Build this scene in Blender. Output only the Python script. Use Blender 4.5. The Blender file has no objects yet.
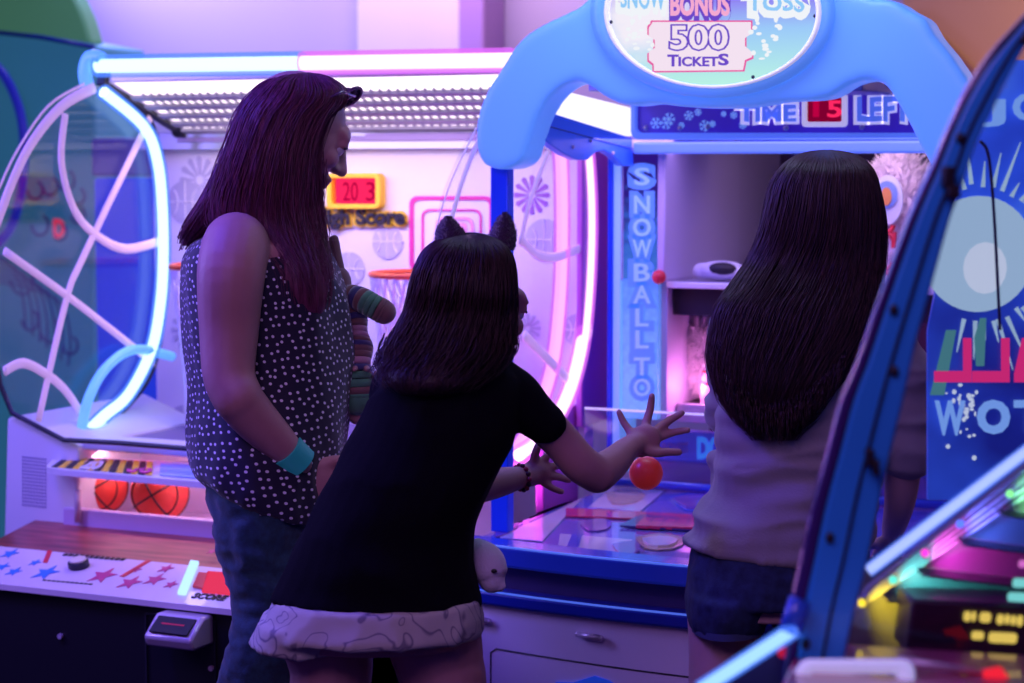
import bpy, bmesh, math, random
from math import sin, cos, pi, radians, sqrt
from mathutils import Vector, Matrix, noise
random.seed(7)
SC = bpy.context.scene
COL = SC.collection
V = Vector
# ---------------------------------------------------------------- camera (70 mm lens, eye height 1.5 m)
F = 2000.0; YAW = radians(25); PIT = radians(5)
CAM = V((0, 0, 1.5))
ROT = Matrix.Rotation(YAW, 3, 'Z') @ Matrix.Rotation(pi/2 - PIT, 3, 'X')
CR = V((cos(YAW), sin(YAW), 0))            # horizontal "right" seen from the visitor
CF = V((-sin(YAW), cos(YAW), 0))           # horizontal "forward"
UP = V((0, 0, 1))
def ray(px, py): return ROT @ V(((px-512)/F, (341.5-py)/F, -1))
def at(px, py, d): return CAM + ray(px, py)*d
def on(px, py, ax, v):
    i = 'XYZ'.index(ax); r = ray(px, py); return CAM + r*((v-CAM[i])/r[i])
def onf(px, py, dist, skew=0.0):           # on an upright plane facing the visitor; skew turns it
    r = ray(px, py); n = (CF + CR*skew); return CAM + r*(dist/(r.dot(n)))
cam = bpy.data.objects.new('camera', bpy.data.cameras.new('camera'))
COL.objects.link(cam); cam.location = CAM; cam.rotation_euler = (pi/2-PIT, 0, YAW)
cam.data.sensor_width = 36; cam.data.lens = F/1024*36; cam.data.clip_start = .05
cam.data.dof.use_dof = True; cam.data.dof.focus_distance = 3.35; cam.data.dof.aperture_fstop = 4.0
SC.camera = cam
SC.view_settings.view_transform = 'Standard'; SC.view_settings.look = 'None'
SC.view_settings.exposure = 0.0; SC.view_settings.gamma = 1
SC.view_settings.use_curve_mapping = False
try:
    SC.cycles.use_denoising = True; SC.cycles.max_bounces = 8; SC.cycles.transparent_max_bounces = 16
    SC.cycles.sample_clamp_indirect = 4; SC.cycles.caustics_reflective = False; SC.cycles.caustics_refractive = False
except Exception: pass
# ---------------------------------------------------------------- materials
def newmat(name):
    m = bpy.data.materials.new(name); m.use_nodes = True; nt = m.node_tree; nt.nodes.clear()
    out = nt.nodes.new('ShaderNodeOutputMaterial'); return m, nt, out
def N(nt, t, **k):
    n = nt.nodes.new(t)
    for a, b in k.items():
        if a.startswith('i_'): n.inputs[a[2:].replace('_', ' ')].default_value = b
        else: setattr(n, a, b)
    return n
def c4(c): return (c[0], c[1], c[2], 1)
def mat(name, col, rough=.5, emit=None, es=0, metal=0, bump=0, bscale=60, var=0, vscale=8, coat=0, spec=.5, stretch=None, sheen=0):
    m, nt, out = newmat(name)
    p = N(nt, 'ShaderNodeBsdfPrincipled'); L = nt.links
    p.inputs['Base Color'].default_value = c4(col); p.inputs['Roughness'].default_value = rough
    p.inputs['Metallic'].default_value = metal; p.inputs['Specular IOR Level'].default_value = spec
    p.inputs['Coat Weight'].default_value = coat; p.inputs['Sheen Weight'].default_value = sheen
    if emit is not None:
        p.inputs['Emission Color'].default_value = c4(emit); p.inputs['Emission Strength'].default_value = es
    tc = N(nt, 'ShaderNodeTexCoord'); mp = N(nt, 'ShaderNodeMapping'); L.new(tc.outputs['Object'], mp.inputs['Vector'])
    if stretch: mp.inputs['Scale'].default_value = stretch
    if var:
        n = N(nt, 'ShaderNodeTexNoise', i_Scale=vscale, i_Detail=4.0); L.new(mp.outputs[0], n.inputs['Vector'])
        r = N(nt, 'ShaderNodeValToRGB'); L.new(n.outputs[0], r.inputs[0])
        r.color_ramp.elements[0].position = .3; r.color_ramp.elements[1].position = .7
        r.color_ramp.elements[0].color = c4([max(0, x*(1-var)) for x in col]); r.color_ramp.elements[1].color = c4([min(1, x*(1+var)) for x in col])
        L.new(r.outputs[0], p.inputs['Base Color'])
    if bump:
        n2 = N(nt, 'ShaderNodeTexNoise', i_Scale=bscale, i_Detail=3.0); L.new(mp.outputs[0], n2.inputs['Vector'])
        b = N(nt, 'ShaderNodeBump', i_Strength=bump, i_Distance=.01); L.new(n2.outputs[0], b.inputs['Height']); L.new(b.outputs[0], p.inputs['Normal'])
    L.new(p.outputs[0], out.inputs[0]); return m
def glow(name, col, s):
    m, nt, out = newmat(name); e = N(nt, 'ShaderNodeEmission'); e.inputs[0].default_value = c4(col); e.inputs[1].default_value = s
    nt.links.new(e.outputs[0], out.inputs[0]); return m
def sleeve(name, col, s, a):               # tinted clear sleeve round a light tube
    m, nt, out = newmat(name); e = N(nt, 'ShaderNodeEmission'); e.inputs[0].default_value = c4(col); e.inputs[1].default_value = s
    t = N(nt, 'ShaderNodeBsdfTransparent'); x = N(nt, 'ShaderNodeMixShader'); x.inputs[0].default_value = a
    nt.links.new(t.outputs[0], x.inputs[1]); nt.links.new(e.outputs[0], x.inputs[2]); nt.links.new(x.outputs[0], out.inputs[0]); return m
def pane(name, tint=(1, 1, 1), refl=.07, rough=.05, haze=0, hcol=(1, 1, 1)):
    m, nt, out = newmat(name); L = nt.links
    t = N(nt, 'ShaderNodeBsdfTransparent'); t.inputs[0].default_value = c4(tint)
    g = N(nt, 'ShaderNodeBsdfGlossy', i_Roughness=rough); x = N(nt, 'ShaderNodeMixShader'); x.inputs[0].default_value = refl
    L.new(t.outputs[0], x.inputs[1]); L.new(g.outputs[0], x.inputs[2]); last = x
    if haze:
        d = N(nt, 'ShaderNodeBsdfDiffuse'); d.inputs[0].default_value = c4(hcol); y = N(nt, 'ShaderNodeMixShader'); y.inputs[0].default_value = haze
        L.new(x.outputs[0], y.inputs[1]); L.new(d.outputs[0], y.inputs[2]); last = y
    L.new(last.outputs[0], out.inputs[0]); return m
# ---------------------------------------------------------------- mesh builder
class MB:
    def __init__(s): s.v = []; s.f = []; s.m = []
    def add(s, vs, fs, mi=0):
        o = len(s.v); s.v += [V(x) for x in vs]; s.f += [[i+o for i in f] for f in fs]; s.m += [mi]*len(fs); return s
    def box(s, x0, x1, y0, y1, z0, z1, mi=0):
        return s.hexa([V((x, y, z)) for z in (z0, z1) for x, y in ((x0, y0), (x1, y0), (x1, y1), (x0, y1))], mi)
    def hexa(s, p, mi=0): return s.add(p, [[3, 2, 1, 0], [4, 5, 6, 7], [0, 1, 5, 4], [1, 2, 6, 5], [2, 3, 7, 6], [3, 0, 4, 7]], mi)
    def obox(s, c, ax, ay, az, mi=0):      # centre and three half-axis vectors
        c = V(c); return s.hexa([c+ax*a+ay*b+az*k for k in (-1, 1) for a, b in ((-1, -1), (1, -1), (1, 1), (-1, 1))], mi)
    def prism(s, pts, ext, mi=0, mi_side=None):
        n = len(pts); a = [V(p) for p in pts]; ext = V(ext); b = [p+ext for p in a]
        s.add(a+b, [list(range(n))[::-1], [n+i for i in range(n)]], mi)
        o = len(s.v)-2*n
        for i in range(n): s.f.append([o+i, o+(i+1) % n, o+n+(i+1) % n, o+n+i]); s.m.append(mi if mi_side is None else mi_side)
        return s
    def tube(s, pts, r, mi=0, n=10, flat=None, cap=True, ref=None):
        pts = [V(p) for p in pts]; k = len(pts)
        if not hasattr(r, '__len__'): r = [r]*k
        T = [(pts[min(i+1, k-1)]-pts[max(i-1, 0)]).normalized() for i in range(k)]
        u = V(ref) if ref is not None else (V((0, 0, 1)) if abs(T[0].z) < .9 else V((1, 0, 0)))
        rings = []; o = len(s.v)
        for i in range(k):
            u = (u - T[i]*u.dot(T[i])).normalized(); w = T[i].cross(u)
            fl = 1 if flat is None else flat
            ring = [pts[i]+(u*cos(a)*fl+w*sin(a))*r[i] for a in [2*pi*j/n for j in range(n)]]
            s.v += ring
        for i in range(k-1):
            for j in range(n):
                s.f.append([o+i*n+j, o+i*n+(j+1) % n, o+(i+1)*n+(j+1) % n, o+(i+1)*n+j]); s.m.append(mi)
        if cap:
            s.f.append([o+j for j in range(n)][::-1]); s.f.append([o+(k-1)*n+j for j in range(n)]); s.m += [mi, mi]
        return s
    def ell(s, c, ax, ay, az, mi=0, nu=16, nv=10):
        c = V(c); o = len(s.v); s.v.append(c-az)
        for i in range(1, nv):
            t = -pi/2+pi*i/nv
            for j in range(nu):
                a = 2*pi*j/nu; s.v.append(c+ax*cos(t)*cos(a)+ay*cos(t)*sin(a)+az*sin(t))
        s.v.append(c+az); e = len(s.v)-1
        for j in range(nu):
            s.f.append([o, o+1+(j+1) % nu, o+1+j]); s.m.append(mi)
            s.f.append([e, o+1+(nv-2)*nu+j, o+1+(nv-2)*nu+(j+1) % nu]); s.m.append(mi)
        for i in range(nv-2):
            for j in range(nu):
                s.f.append([o+1+i*nu+j, o+1+i*nu+(j+1) % nu, o+1+(i+1)*nu+(j+1) % nu, o+1+(i+1)*nu+j]); s.m.append(mi)
        return s
    def ball(s, c, r, mi=0, nu=16, nv=10): return s.ell(c, V((r, 0, 0)), V((0, r, 0)), V((0, 0, r)), mi, nu, nv)
    def limb(s, pts, rs, mi=0):            # tapered run with round joints, bent softly
        A = smoothpts(pts, 5) if len(pts) > 2 else [V(p) for p in pts]
        B = [q.x for q in smoothpts([V((r, 0, 0)) for r in rs], 5)] if len(pts) > 2 else list(rs)
        s.tube(A, B, mi, 20)
        for i in sorted(set(range(0, len(A), 3)) | {len(A)-1}): s.ball(A[i], B[i]*.99, mi, 16, 10)
        return s
    def loft(s, rings, mi=0, cap=True):
        o = len(s.v); n = len(rings[0])
        for r in rings: s.v += [V(p) for p in r]
        for i in range(len(rings)-1):
            for j in range(n):
                s.f.append([o+i*n+j, o+i*n+(j+1) % n, o+(i+1)*n+(j+1) % n, o+(i+1)*n+j]); s.m.append(mi)
        if cap:
            s.f.append([o+j for j in range(n)][::-1]); s.f.append([o+(len(rings)-1)*n+j for j in range(n)]); s.m += [mi, mi]
        return s
    def torus(s, c, R, r, ax, ay, mi=0, nu=28, n=8, a0=0, a1=2*pi):
        pts = [V(c)+ax*cos(a)*R+ay*sin(a)*R for a in [a0+(a1-a0)*i/nu for i in range(nu+1)]]
        return s.tube(pts, r, mi, n, ref=ax.cross(ay), cap=abs(a1-a0) < 6.28)
def recalc(me):
    bm = bmesh.new(); bm.from_mesh(me); bmesh.ops.recalc_face_normals(bm, faces=bm.faces); bm.to_mesh(me); bm.free()
def raw(b, name, mats, smooth=True, fix=True):
    me = bpy.data.meshes.new(name); me.from_pydata([tuple(x) for x in b.v], [], b.f)
    for m in (mats if isinstance(mats, (list, tuple)) else [mats]): me.materials.append(m)
    for p, mi in zip(me.polygons, b.m): p.material_index = mi
    if fix: recalc(me)
    if smooth:
        for p in me.polygons: p.use_smooth = True
    me.update(); return me
def link(me, name, parent=None):
    o = bpy.data.objects.new(name, me); COL.objects.link(o)
    if parent is not None:
        w = V((0, 0, 0)); q = parent
        while q is not None: w += q.location; q = q.parent
        me.transform(Matrix.Translation(-w)); o.parent = parent
    return o
def recentre(o):                            # put a top-level mesh's origin at its base
    me = o.data; xs = [v.co for v in me.vertices]
    c = V(((min(p.x for p in xs)+max(p.x for p in xs))/2, (min(p.y for p in xs)+max(p.y for p in xs))/2, min(p.z for p in xs)))
    me.transform(Matrix.Translation(-c)); o.location = c; return o
def build(b, name, mats, parent=None, smooth=False, bevel=0, angle=35):
    me = raw(b, name, mats, smooth=True)
    o = link(me, name, parent)
    if not smooth:
        try: me.set_sharp_from_angle(angle=radians(angle))
        except Exception: pass
    if bevel:
        m = o.modifiers.new('bevel', 'BEVEL'); m.width = bevel; m.segments = 2; m.limit_method = 'ANGLE'; m.angle_limit = radians(40)
    if parent is None: recentre(o)
    return o
def baked(me, mods):
    o = bpy.data.objects.new('tmp', me); COL.objects.link(o)
    for t, kw in mods:
        m = o.modifiers.new(t, t)
        for a, v in kw.items(): setattr(m, a, v)
    dg = bpy.context.evaluated_depsgraph_get(); dg.update()
    r = bpy.data.meshes.new_from_object(o.evaluated_get(dg)); bpy.data.objects.remove(o); return r
def fuse(b, name, mats, parent, voxel=.006, smooth=4, fac=.5, wr=0, wscale=9, wst=(1, 1, 1)):
    me = raw(b, name, mats, fix=True)
    mods = [('REMESH', dict(mode='VOXEL', voxel_size=voxel, use_smooth_shade=True))]
    if smooth: mods.append(('SMOOTH', dict(factor=fac, iterations=smooth)))
    me2 = baked(me, mods); me2.name = name
    if not me2.materials:
        for m in (mats if isinstance(mats, (list, tuple)) else [mats]): me2.materials.append(m)
    if wr:
        ns = [v.normal.copy() for v in me2.vertices]
        for v, nn in zip(me2.vertices, ns):
            q = V((v.co.x*wst[0], v.co.y*wst[1], v.co.z*wst[2]))*wscale
            a = noise.noise(q)+.5*noise.noise(q*2.3+V((5, 1, 2))); a = 1-abs(a)*2
            v.co += nn*wr*(a-.3)
    for p in me2.polygons: p.use_smooth = True
    return link(me2, name, parent) if parent is not None else recentre(link(me2, name))
def thing(name, label, cat, loc, group=None):
    o = bpy.data.objects.new(name, None); COL.objects.link(o); o.location = V(loc); o.empty_display_size = .1
    return tag(o, label, cat, group)
def tag(o, label, cat, group=None, kind=None):
    o['label'] = label; o['category'] = cat
    if group: o['group'] = group
    if kind: o['kind'] = kind
    return o
def structure(o): o['kind'] = 'structure'; return o
def smoothpts(pts, k=6):                    # Catmull-Rom through points
    p = [V(x) for x in pts]; out = []
    for i in range(len(p)-1):
        a = p[max(i-1, 0)]; b = p[i]; c = p[i+1]; d = p[min(i+2, len(p)-1)]
        for j in range(k):
            t = j/k; out.append(.5*((2*b)+(c-a)*t+(2*a-5*b+4*c-d)*t*t+(3*b-a-3*c+d)*t**3))
    out.append(p[-1]); return out
def spl2(pts, k=6): return [(q.x, q.y) for q in smoothpts([V((a, b, 0)) for a, b in pts], k)]
def textmesh(s, off=0, ext=.06, shear=0):
    cu = bpy.data.curves.new('t', 'FONT'); cu.body = s; cu.offset = off; cu.extrude = ext; cu.shear = shear; cu.resolution_u = 3
    o = bpy.data.objects.new('t', cu); COL.objects.link(o); dg = bpy.context.evaluated_depsgraph_get(); dg.update()
    me = bpy.data.meshes.new_from_object(o.evaluated_get(dg)); bpy.data.objects.remove(o); return me
def text_into(b, s, org, ux, uz, mi=0, off=0, thick=.002, jitter=0, grow=0):
    """write s so that its box fills org..org+ux..org+uz; grow = outline growth as part of the height"""
    ref = textmesh(s, 0); bb = [v.co for v in ref.vertices]
    x0 = min(p.x for p in bb); x1 = max(p.x for p in bb); y0 = min(p.y for p in bb); y1 = max(p.y for p in bb)
    me = textmesh(s, off+grow); nrm = V(ux).cross(V(uz)).normalized()
    vs = []
    for v in me.vertices:
        q = (v.co.x-x0)/(x1-x0); w = (v.co.y-y0)/(y1-y0)
        vs.append(V(org)+V(ux)*q+V(uz)*(w+(jitter*sin(q*19) if jitter else 0))+nrm*(v.co.z/.06*thick))
    b.add(vs, [list(p.vertices) for p in me.polygons], mi)
def disc(b, c, ax, ay, mi, ext, n=28): b.prism([V(c)+ax*cos(2*pi*i/n)+ay*sin(2*pi*i/n) for i in range(n)], ext, mi)
def star(b, c, ax, ay, mi, ext):
    b.prism([V(c)+(ax*cos(a)+ay*sin(a))*(1 if i % 2 == 0 else .42) for i, a in enumerate([pi/2+pi*i/5 for i in range(10)])], ext, mi)
def rrect(x0, y0, x1, y1, r, n=5):
    out = []
    for cx, cy, a in ((x1-r, y1-r, 0), (x0+r, y1-r, pi/2), (x0+r, y0+r, pi), (x1-r, y0+r, 3*pi/2)):
        for i in range(n+1): t = a+pi/2*i/n; out.append((cx+r*cos(t), cy+r*sin(t)))
    return out
def ringplate(b, outer, inner, ext, mi):    # a frame between two outlines with equal point counts
    n = len(outer); o = [V(p) for p in outer]; i_ = [V(p) for p in inner]; e = V(ext)
    b.add(o+i_+[p+e for p in o]+[p+e for p in i_], [f for k in range(n) for f in (
        [k, (k+1) % n, n+(k+1) % n, n+k], [2*n+k, 3*n+k, 3*n+(k+1) % n, 2*n+(k+1) % n],
        [k, 2*n+k, 2*n+(k+1) % n, (k+1) % n], [n+k, n+(k+1) % n, 3*n+(k+1) % n, 3*n+k])], mi)
# ================================================================ materials in the place
M = {}
M['floor'] = mat('carpet', (.03, .02, .06), .9, var=.5, vscale=3, bump=.3, bscale=200)
M['wall'] = mat('wall_paint', (.5, .46, .66), .8, bump=.05, bscale=80)
M['wallpale'] = mat('wall_paint_pale', (.75, .72, .8), .8)
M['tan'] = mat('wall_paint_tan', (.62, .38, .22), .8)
M['white'] = mat('white_plastic', (.78, .76, .86), .35)
M['board'] = mat('printed_board', (.8, .74, .84), .5)
M['ballgrey'] = mat('print_grey', (.52, .47, .62), .5)
M['magenta'] = mat('print_magenta', (.72, .04, .32), .5)
M['pink'] = mat('print_pink', (.9, .35, .62), .5)
M['yellow'] = mat('print_yellow', (.95, .6, .03), .5)
M['black'] = mat('black_laminate', (.012, .011, .018), .35, bump=.02, bscale=120)
M['ink'] = mat('black_ink', (.015, .01, .02), .5)
M['dark'] = mat('dark_metal', (.04, .04, .06), .4, metal=.5)
M['grey'] = mat('grey_metal', (.4, .4, .48), .35, metal=.4)
M['rim'] = mat('red_rim_paint', (.85, .12, .04), .35)
M['net'] = mat('white_net_cord', (.85, .78, .9), .7)
M['wood'] = mat('red_wood_ledge', (.32, .07, .06), .35, var=.5, vscale=6, stretch=(1, 9, 1))
M['blue'] = mat('blue_plastic', (.03, .12, .72), .3, coat=.3)
M['deep'] = mat('deep_blue_plastic', (.01, .03, .4), .3, coat=.3)
M['lattice'] = mat('lilac_lattice_plastic', (.85, .62, .85), .4, emit=(.9, .6, .95), es=.22)
M['glass'] = pane('clear_acrylic', (.93, .94, 1), .05, .03)
M['panelglow'] = glow('light_panel_white', (1, .84, .95), 1.8)
M['slat'] = mat('grey_slat', (.34, .31, .42), .5)
M['ncore'] = glow('blue_white_tube', (.5, .72, 1), 4.0)
M['nsl'] = sleeve('blue_sleeve', (.08, .22, 1), 1.3, .55)
M['ncorep'] = glow('pink_white_tube', (1, .66, 1), 3.6)
M['nslp'] = sleeve('pink_sleeve', (.75, .15, 1), 1.1, .55)
M['led'] = glow('red_display', (1, .02, .12), 1.1)
M['leddim'] = glow('red_display_dim', (.55, .0, .06), .9)
M['basket'] = mat('red_basketball', (.75, .05, .03), .5, bump=.4, bscale=400, emit=(1, .05, .04), es=.1)  # slight red glow put into the material to brighten the balls
M['redpl'] = mat('red_panel', (.75, .03, .06), .4)
M['starb'] = mat('print_blue_star', (.05, .25, .75), .5)
M['starr'] = mat('print_red_star', (.6, .05, .22), .5)
M['cream'] = mat('cream_plate', (.8, .7, .6), .4)
M['purplepl'] = mat('purple_white_panel', (.34, .27, .42), .45, bump=.02)
M['silver'] = mat('silver_plastic', (.62, .5, .66), .3, metal=.3)

# ================================================================ the setting
b = MB(); b.box(-9, 3.2, -1, 6.7, -.1, 0); structure(build(b, 'floor', M['floor']))
b = MB(); b.box(-9, 3.2, 6.6, 6.7, 0, 3.2); structure(build(b, 'wall_back', M['wall']))
b = MB(); b.box(3.1, 3.2, -1, 6.6, 0, 3.2); structure(build(b, 'wall_right', M['tan']))
b = MB(); b.box(-9, 3.2, -1, 6.7, 3.2, 3.3); structure(build(b, 'ceiling', mat('ceiling_paint', (.2, .16, .24), .9)))
p0 = on(367, 0, 'Y', 6.58); p1 = on(477, 0, 'Y', 6.58); p2 = on(503, 0, 'Y', 6.58)
b = MB(); b.box(p0.x, p1.x, 6.5, 6.6, 0, 3.2); structure(build(b, 'trim_1', M['wallpale'], bevel=.01))
b = MB(); b.box(p1.x+.002, p2.x, 6.42, 6.6, 0, 3.2); structure(build(b, 'trim_2', mat('pilaster_purple', (.42, .26, .62), .8), bevel=.01))
# tan bulkhead up on the right with its brown underside
q = [on(882, -60, 'Y', 6.0), on(1100, -60, 'Y', 6.0), on(1100, 150, 'Y', 6.0), on(985, 84, 'Y', 6.0), on(935, 34, 'Y', 6.0), on(905, 8, 'Y', 6.0)]
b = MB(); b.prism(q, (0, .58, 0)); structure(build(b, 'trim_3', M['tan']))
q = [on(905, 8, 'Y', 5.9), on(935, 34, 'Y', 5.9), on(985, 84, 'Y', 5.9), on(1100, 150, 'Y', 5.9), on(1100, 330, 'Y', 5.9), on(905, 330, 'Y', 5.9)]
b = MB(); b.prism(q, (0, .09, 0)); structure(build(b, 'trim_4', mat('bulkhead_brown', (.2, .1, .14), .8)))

# ================================================================ basketball machine
XL, XR = -2.87, -1.81; YB = 4.25
bk = thing('basketball_machine', 'white basketball arcade game with lit ceiling, hoops and High Score board', 'arcade game', (-2.34, 3.9, 0))
zt = on(165, 150, 'Y', YB).z; zb = on(165, 447, 'Y', YB).z
def w(px, py, y=YB): return on(px, py, 'Y', y)
def art_poly(b, pts, y, mi, t=.004): b.prism([on(a, c, 'Y', y) for a, c in pts], (0, -t, 0), mi)
b = MB(); b.box(on(165, 300, 'Y', YB).x-.03, XR+.015, YB, YB+.05, zb-.02, zt)
def pball(px, py, r, y=YB, mi=1):
    c = w(px, py, y); k = r/F*(c-CAM).length
    disc(b, c-V((0, .0005, 0)), V((k, 0, 0)), V((0, 0, k)), mi, (0, -.003, 0))
    for s in (-1, 1):
        b.torus(c+V((s*k*1.25, -.004, 0)), k*.85, .0022, V((1, 0, 0)), V((0, 0, 1)), 0, 14, 4, (pi-.75) if s > 0 else -.75, (pi+.75) if s > 0 else .75)
    b.tube([c+V((-k, -.004, 0)), c+V((k, -.004, 0))], .002, 0, 4); b.tube([c+V((0, -.004, -k)), c+V((0, -.004, k))], .002, 0, 4)
for px, py, r in ((186, 202, 21), (388, 242, 17), (350, 269, 17), (185, 425, 20), (450, 330, 16), (545, 240, 21), (578, 330, 16), (400, 360, 15)): pball(px, py, r)
def flower(px, py, r, mi=1):
    c = w(px, py); k = r/F*(c-CAM).length
    for i in range(12):
        a = 2*pi*i/12; d = V((cos(a), 0, sin(a))); e = V((-sin(a), 0, cos(a)))
        b.prism([c+d*k*.2-e*k*.03, c+d*k*.9-e*k*.13, c+d*k, c+d*k*.9+e*k*.13, c+d*k*.2+e*k*.03], (0, -.003, 0), mi)
flower(200, 180, 24); flower(532, 195, 20, 4); flower(528, 328, 15, 1); flower(188, 330, 20)
for (x0, y0, x1, y1, t, mi) in ((410, 196, 494, 271, 4, 2), (422, 209, 482, 260, 2, 2), (436, 217, 474, 253, 3, 3)):
    ringplate(b, [w(*p) for p in rrect(x0, y0, x1, y1, 8)], [w(*p) for p in rrect(x0+t, y0+t, x1-t, y1-t, 6)], (0, -.004, 0), mi)
art_poly(b, rrect(444, 223, 467, 248, 3), YB, 3)
build(b, 'back_board', [M['board'], M['ballgrey'], M['magenta'], M['pink'], mat('print_violet', (.35, .12, .5), .5)], bk)
# sign text
b = MB()
def wtext(b, s, x0, y0, x1, y1, Y, mi, off=0, t=.004, grow=0, jit=0):
    o = on(x0, y1, 'Y', Y); text_into(b, s, o, on(x1, y1, 'Y', Y)-o, on(x0, y0, 'Y', Y)-o, mi, off, t, jit, grow)
wtext(b, 'High Score', 313, 209, 404, 229, YB-.008, 0, .05, .003, .09)
wtext(b, 'High Score', 313, 209, 404, 229, YB-.014, 1, .035, .003)
build(b, 'score_lettering', [M['yellow'], M['ink']], bk)
b = MB(); ringplate(b, [w(*p, YB-.001) for p in rrect(332, 173, 386, 209, 6)], [w(*p, YB-.001) for p in rrect(337, 178, 381, 204, 2)], (0, -.03, 0), 0)
sb = build(b, 'score_box', M['yellow'], bk, bevel=.003)
b = MB(); b.prism([w(*p, YB-.012) for p in rrect(337, 178, 381, 204, 2)], (0, -.006, 0), 0); wtext(b, '20', 343, 182, 358, 201, YB-.019, 1, .0, .001); wtext(b, '3', 366, 182, 375, 201, YB-.019, 1, 0, .001)
build(b, 'red_display', [M['led'], M['leddim']], sb)
# hoops
def hoop(px, py, wpx):
    c = w(px, py); R = wpx/2/F*(c-CAM).length*.97; c = on(px, py, 'Y', YB-R-.02)
    b = MB(); b.torus(c, R, .0065, V((1, 0, 0)), V((0, 1, 0)), 0, 36, 8)
    b.box(c.x-.05, c.x+.05, c.y+R-.01, YB-.001, c.z-.008, c.z+.006, 0)
    for s in (-1, 1): b.tube([c+V((s*.035, R, -.005)), c+V((s*.035, R+.005, -.03)), V((c.x+s*.035, YB-.004, c.z-.035))], .004, 0, 6)
    o = build(b, 'hoop_rim', M['rim'], bk, smooth=True)
    b = MB(); n = 34
    for i in range(n):
        for s in (1, -1):
            a = 2*pi*i/n; pts = []
            for k in range(9):
                t = k/8; aa = a+s*t*.9+.05*sin(9*t+i); rr = R*(1-.42*t+.18*t*t*t)
                pts.append(c+V((cos(aa)*rr, sin(aa)*rr, -.40*t-.004*sin(i*3+t*7))))
            b.tube(smoothpts(pts, 2), .0034, 0, 5)
    for k in range(6): b.torus(c+V((0, 0, -.006+.0012*k)), R*.99, .002, V((1, 0, 0)), V((0, 1, 0)), 0, 30, 4)
    nt_ = build(b, 'hoop_net', M['net'], bk, smooth=True)
hoop(425, 274, 108); hoop(226, 266, 108)
# lit slatted ceiling
yf, yr = 3.9, 4.21
zf = on(300, 79, 'Y', yf).z; zr = on(300, 131, 'Y', yr).z
b = MB(); b.hexa([V((XL+.02, yf, zf)), V((XR, yf, zf)), V((XR, yr, zr)), V((XL+.02, yr, zr)), V((XL+.02, yf, zf+.02)), V((XR, yf, zf+.02)), V((XR, yr, zr+.02)), V((XL+.02, yr, zr+.02))])
lamp = build(b, 'ceiling_light', M['panelglow'], bk)
b = MB(); d = V((0, yr-yf, zr-zf)); nd = V((0, -(zf-zr), -(yr-yf))).normalized()
for t, hw in ((.24, .05), (.42, .05), (.60, .052), (.77, .055), (.92, .06)):
    c = V(((XL+XR)/2, yf, zf))+d*t+nd*.008
    b.obox(c, V(((XR-XL)/2-.02, 0, 0)), d*hw*.62, nd*.004)
for i in range(44):
    x = XL+.06+i*(XR-XL-.08)/43
    b.obox(V((x, yf, zf))+d*.56+nd*.005, V((.0022, 0, 0)), d*.38, nd*.002)
build(b, 'ceiling_slats', M['slat'], bk)
b = MB(); b.box(on(165, 300, 'Y', YB).x-.03, XR, 4.19, YB+.04, zt-.002, zr+.0); b.box(XL, XR, 4.18, 4.2, zt+.018, zt+.03, 1)
b.box(on(366, 140, 'Y', 4.18).x, on(480, 140, 'Y', 4.18).x, 4.172, 4.185, on(400, 141, 'Y', 4.18).z, on(400, 133, 'Y', 4.18).z, 1)
build(b, 'ceiling_beam', [M['grey'], mat('beam_violet', (.3, .22, .45), .5)], bk, bevel=.003)
b = MB(); a0 = on(101, 78, 'X', XL); a1 = on(179, 127, 'X', XL); dd = (a1-a0); pn = V((0, -dd.z, dd.y)).normalized()
b.obox((a0+a1)/2, V((.012, 0, 0)), dd/2, pn*.016, 0); b.obox((a0+a1)/2+V((.014, 0, 0)), V((.003, 0, 0)), dd*.46, pn*.006, 1)
b.tube([a1+V((.02, 0, -.005)), a1+V((-.01, 0, -.005))], .022, 0, 14)
build(b, 'side_rail', [M['dark'], M['silver']], bk, bevel=.002)
# roof light tube
y0 = 3.86
ta = on(97, 66, 'Y', y0); tb = on(512, 60, 'Y', y0); tm = ta.lerp(tb, .52)
def neon(name, pts, r, parent, core=None, sl=None, k=1.55, n=12):
    b = MB(); b.tube(pts, r, 0, n); b.tube(pts, r*k, 1, n)
    return build(b, name, [core or M['ncore'], sl or M['nsl']], parent, smooth=True)
neon('roof_light_tube', [ta, tm], .0155, bk, None, None, 1.7); neon('roof_light_tube', [tm, tb], .0155, bk, M['ncorep'], M['nslp'], 1.7)
b = MB(); c = on(92, 70, 'Y', y0)
b.tube(smoothpts([c+V((.03, 0, .025)), c+V((-.005, 0, .03)), c+V((-.02, 0, -.005)), c+V((-.018, .01, -.05))], 4), .017, 0, 12)
build(b, 'tube_elbow', mat('lit_blue_joint', (.2, .4, .9), .3, emit=(.1, .35, 1), es=.9), bk, smooth=True)
b = MB(); b.box(XL+.03, XR, 3.87, 3.9, zf+.0, zf+.045); b.box(XL+.03, XR, 3.9, 4.3, zf+.022, zf+.035)
build(b, 'roof_panel', M['silver'], bk, bevel=.003)
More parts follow.
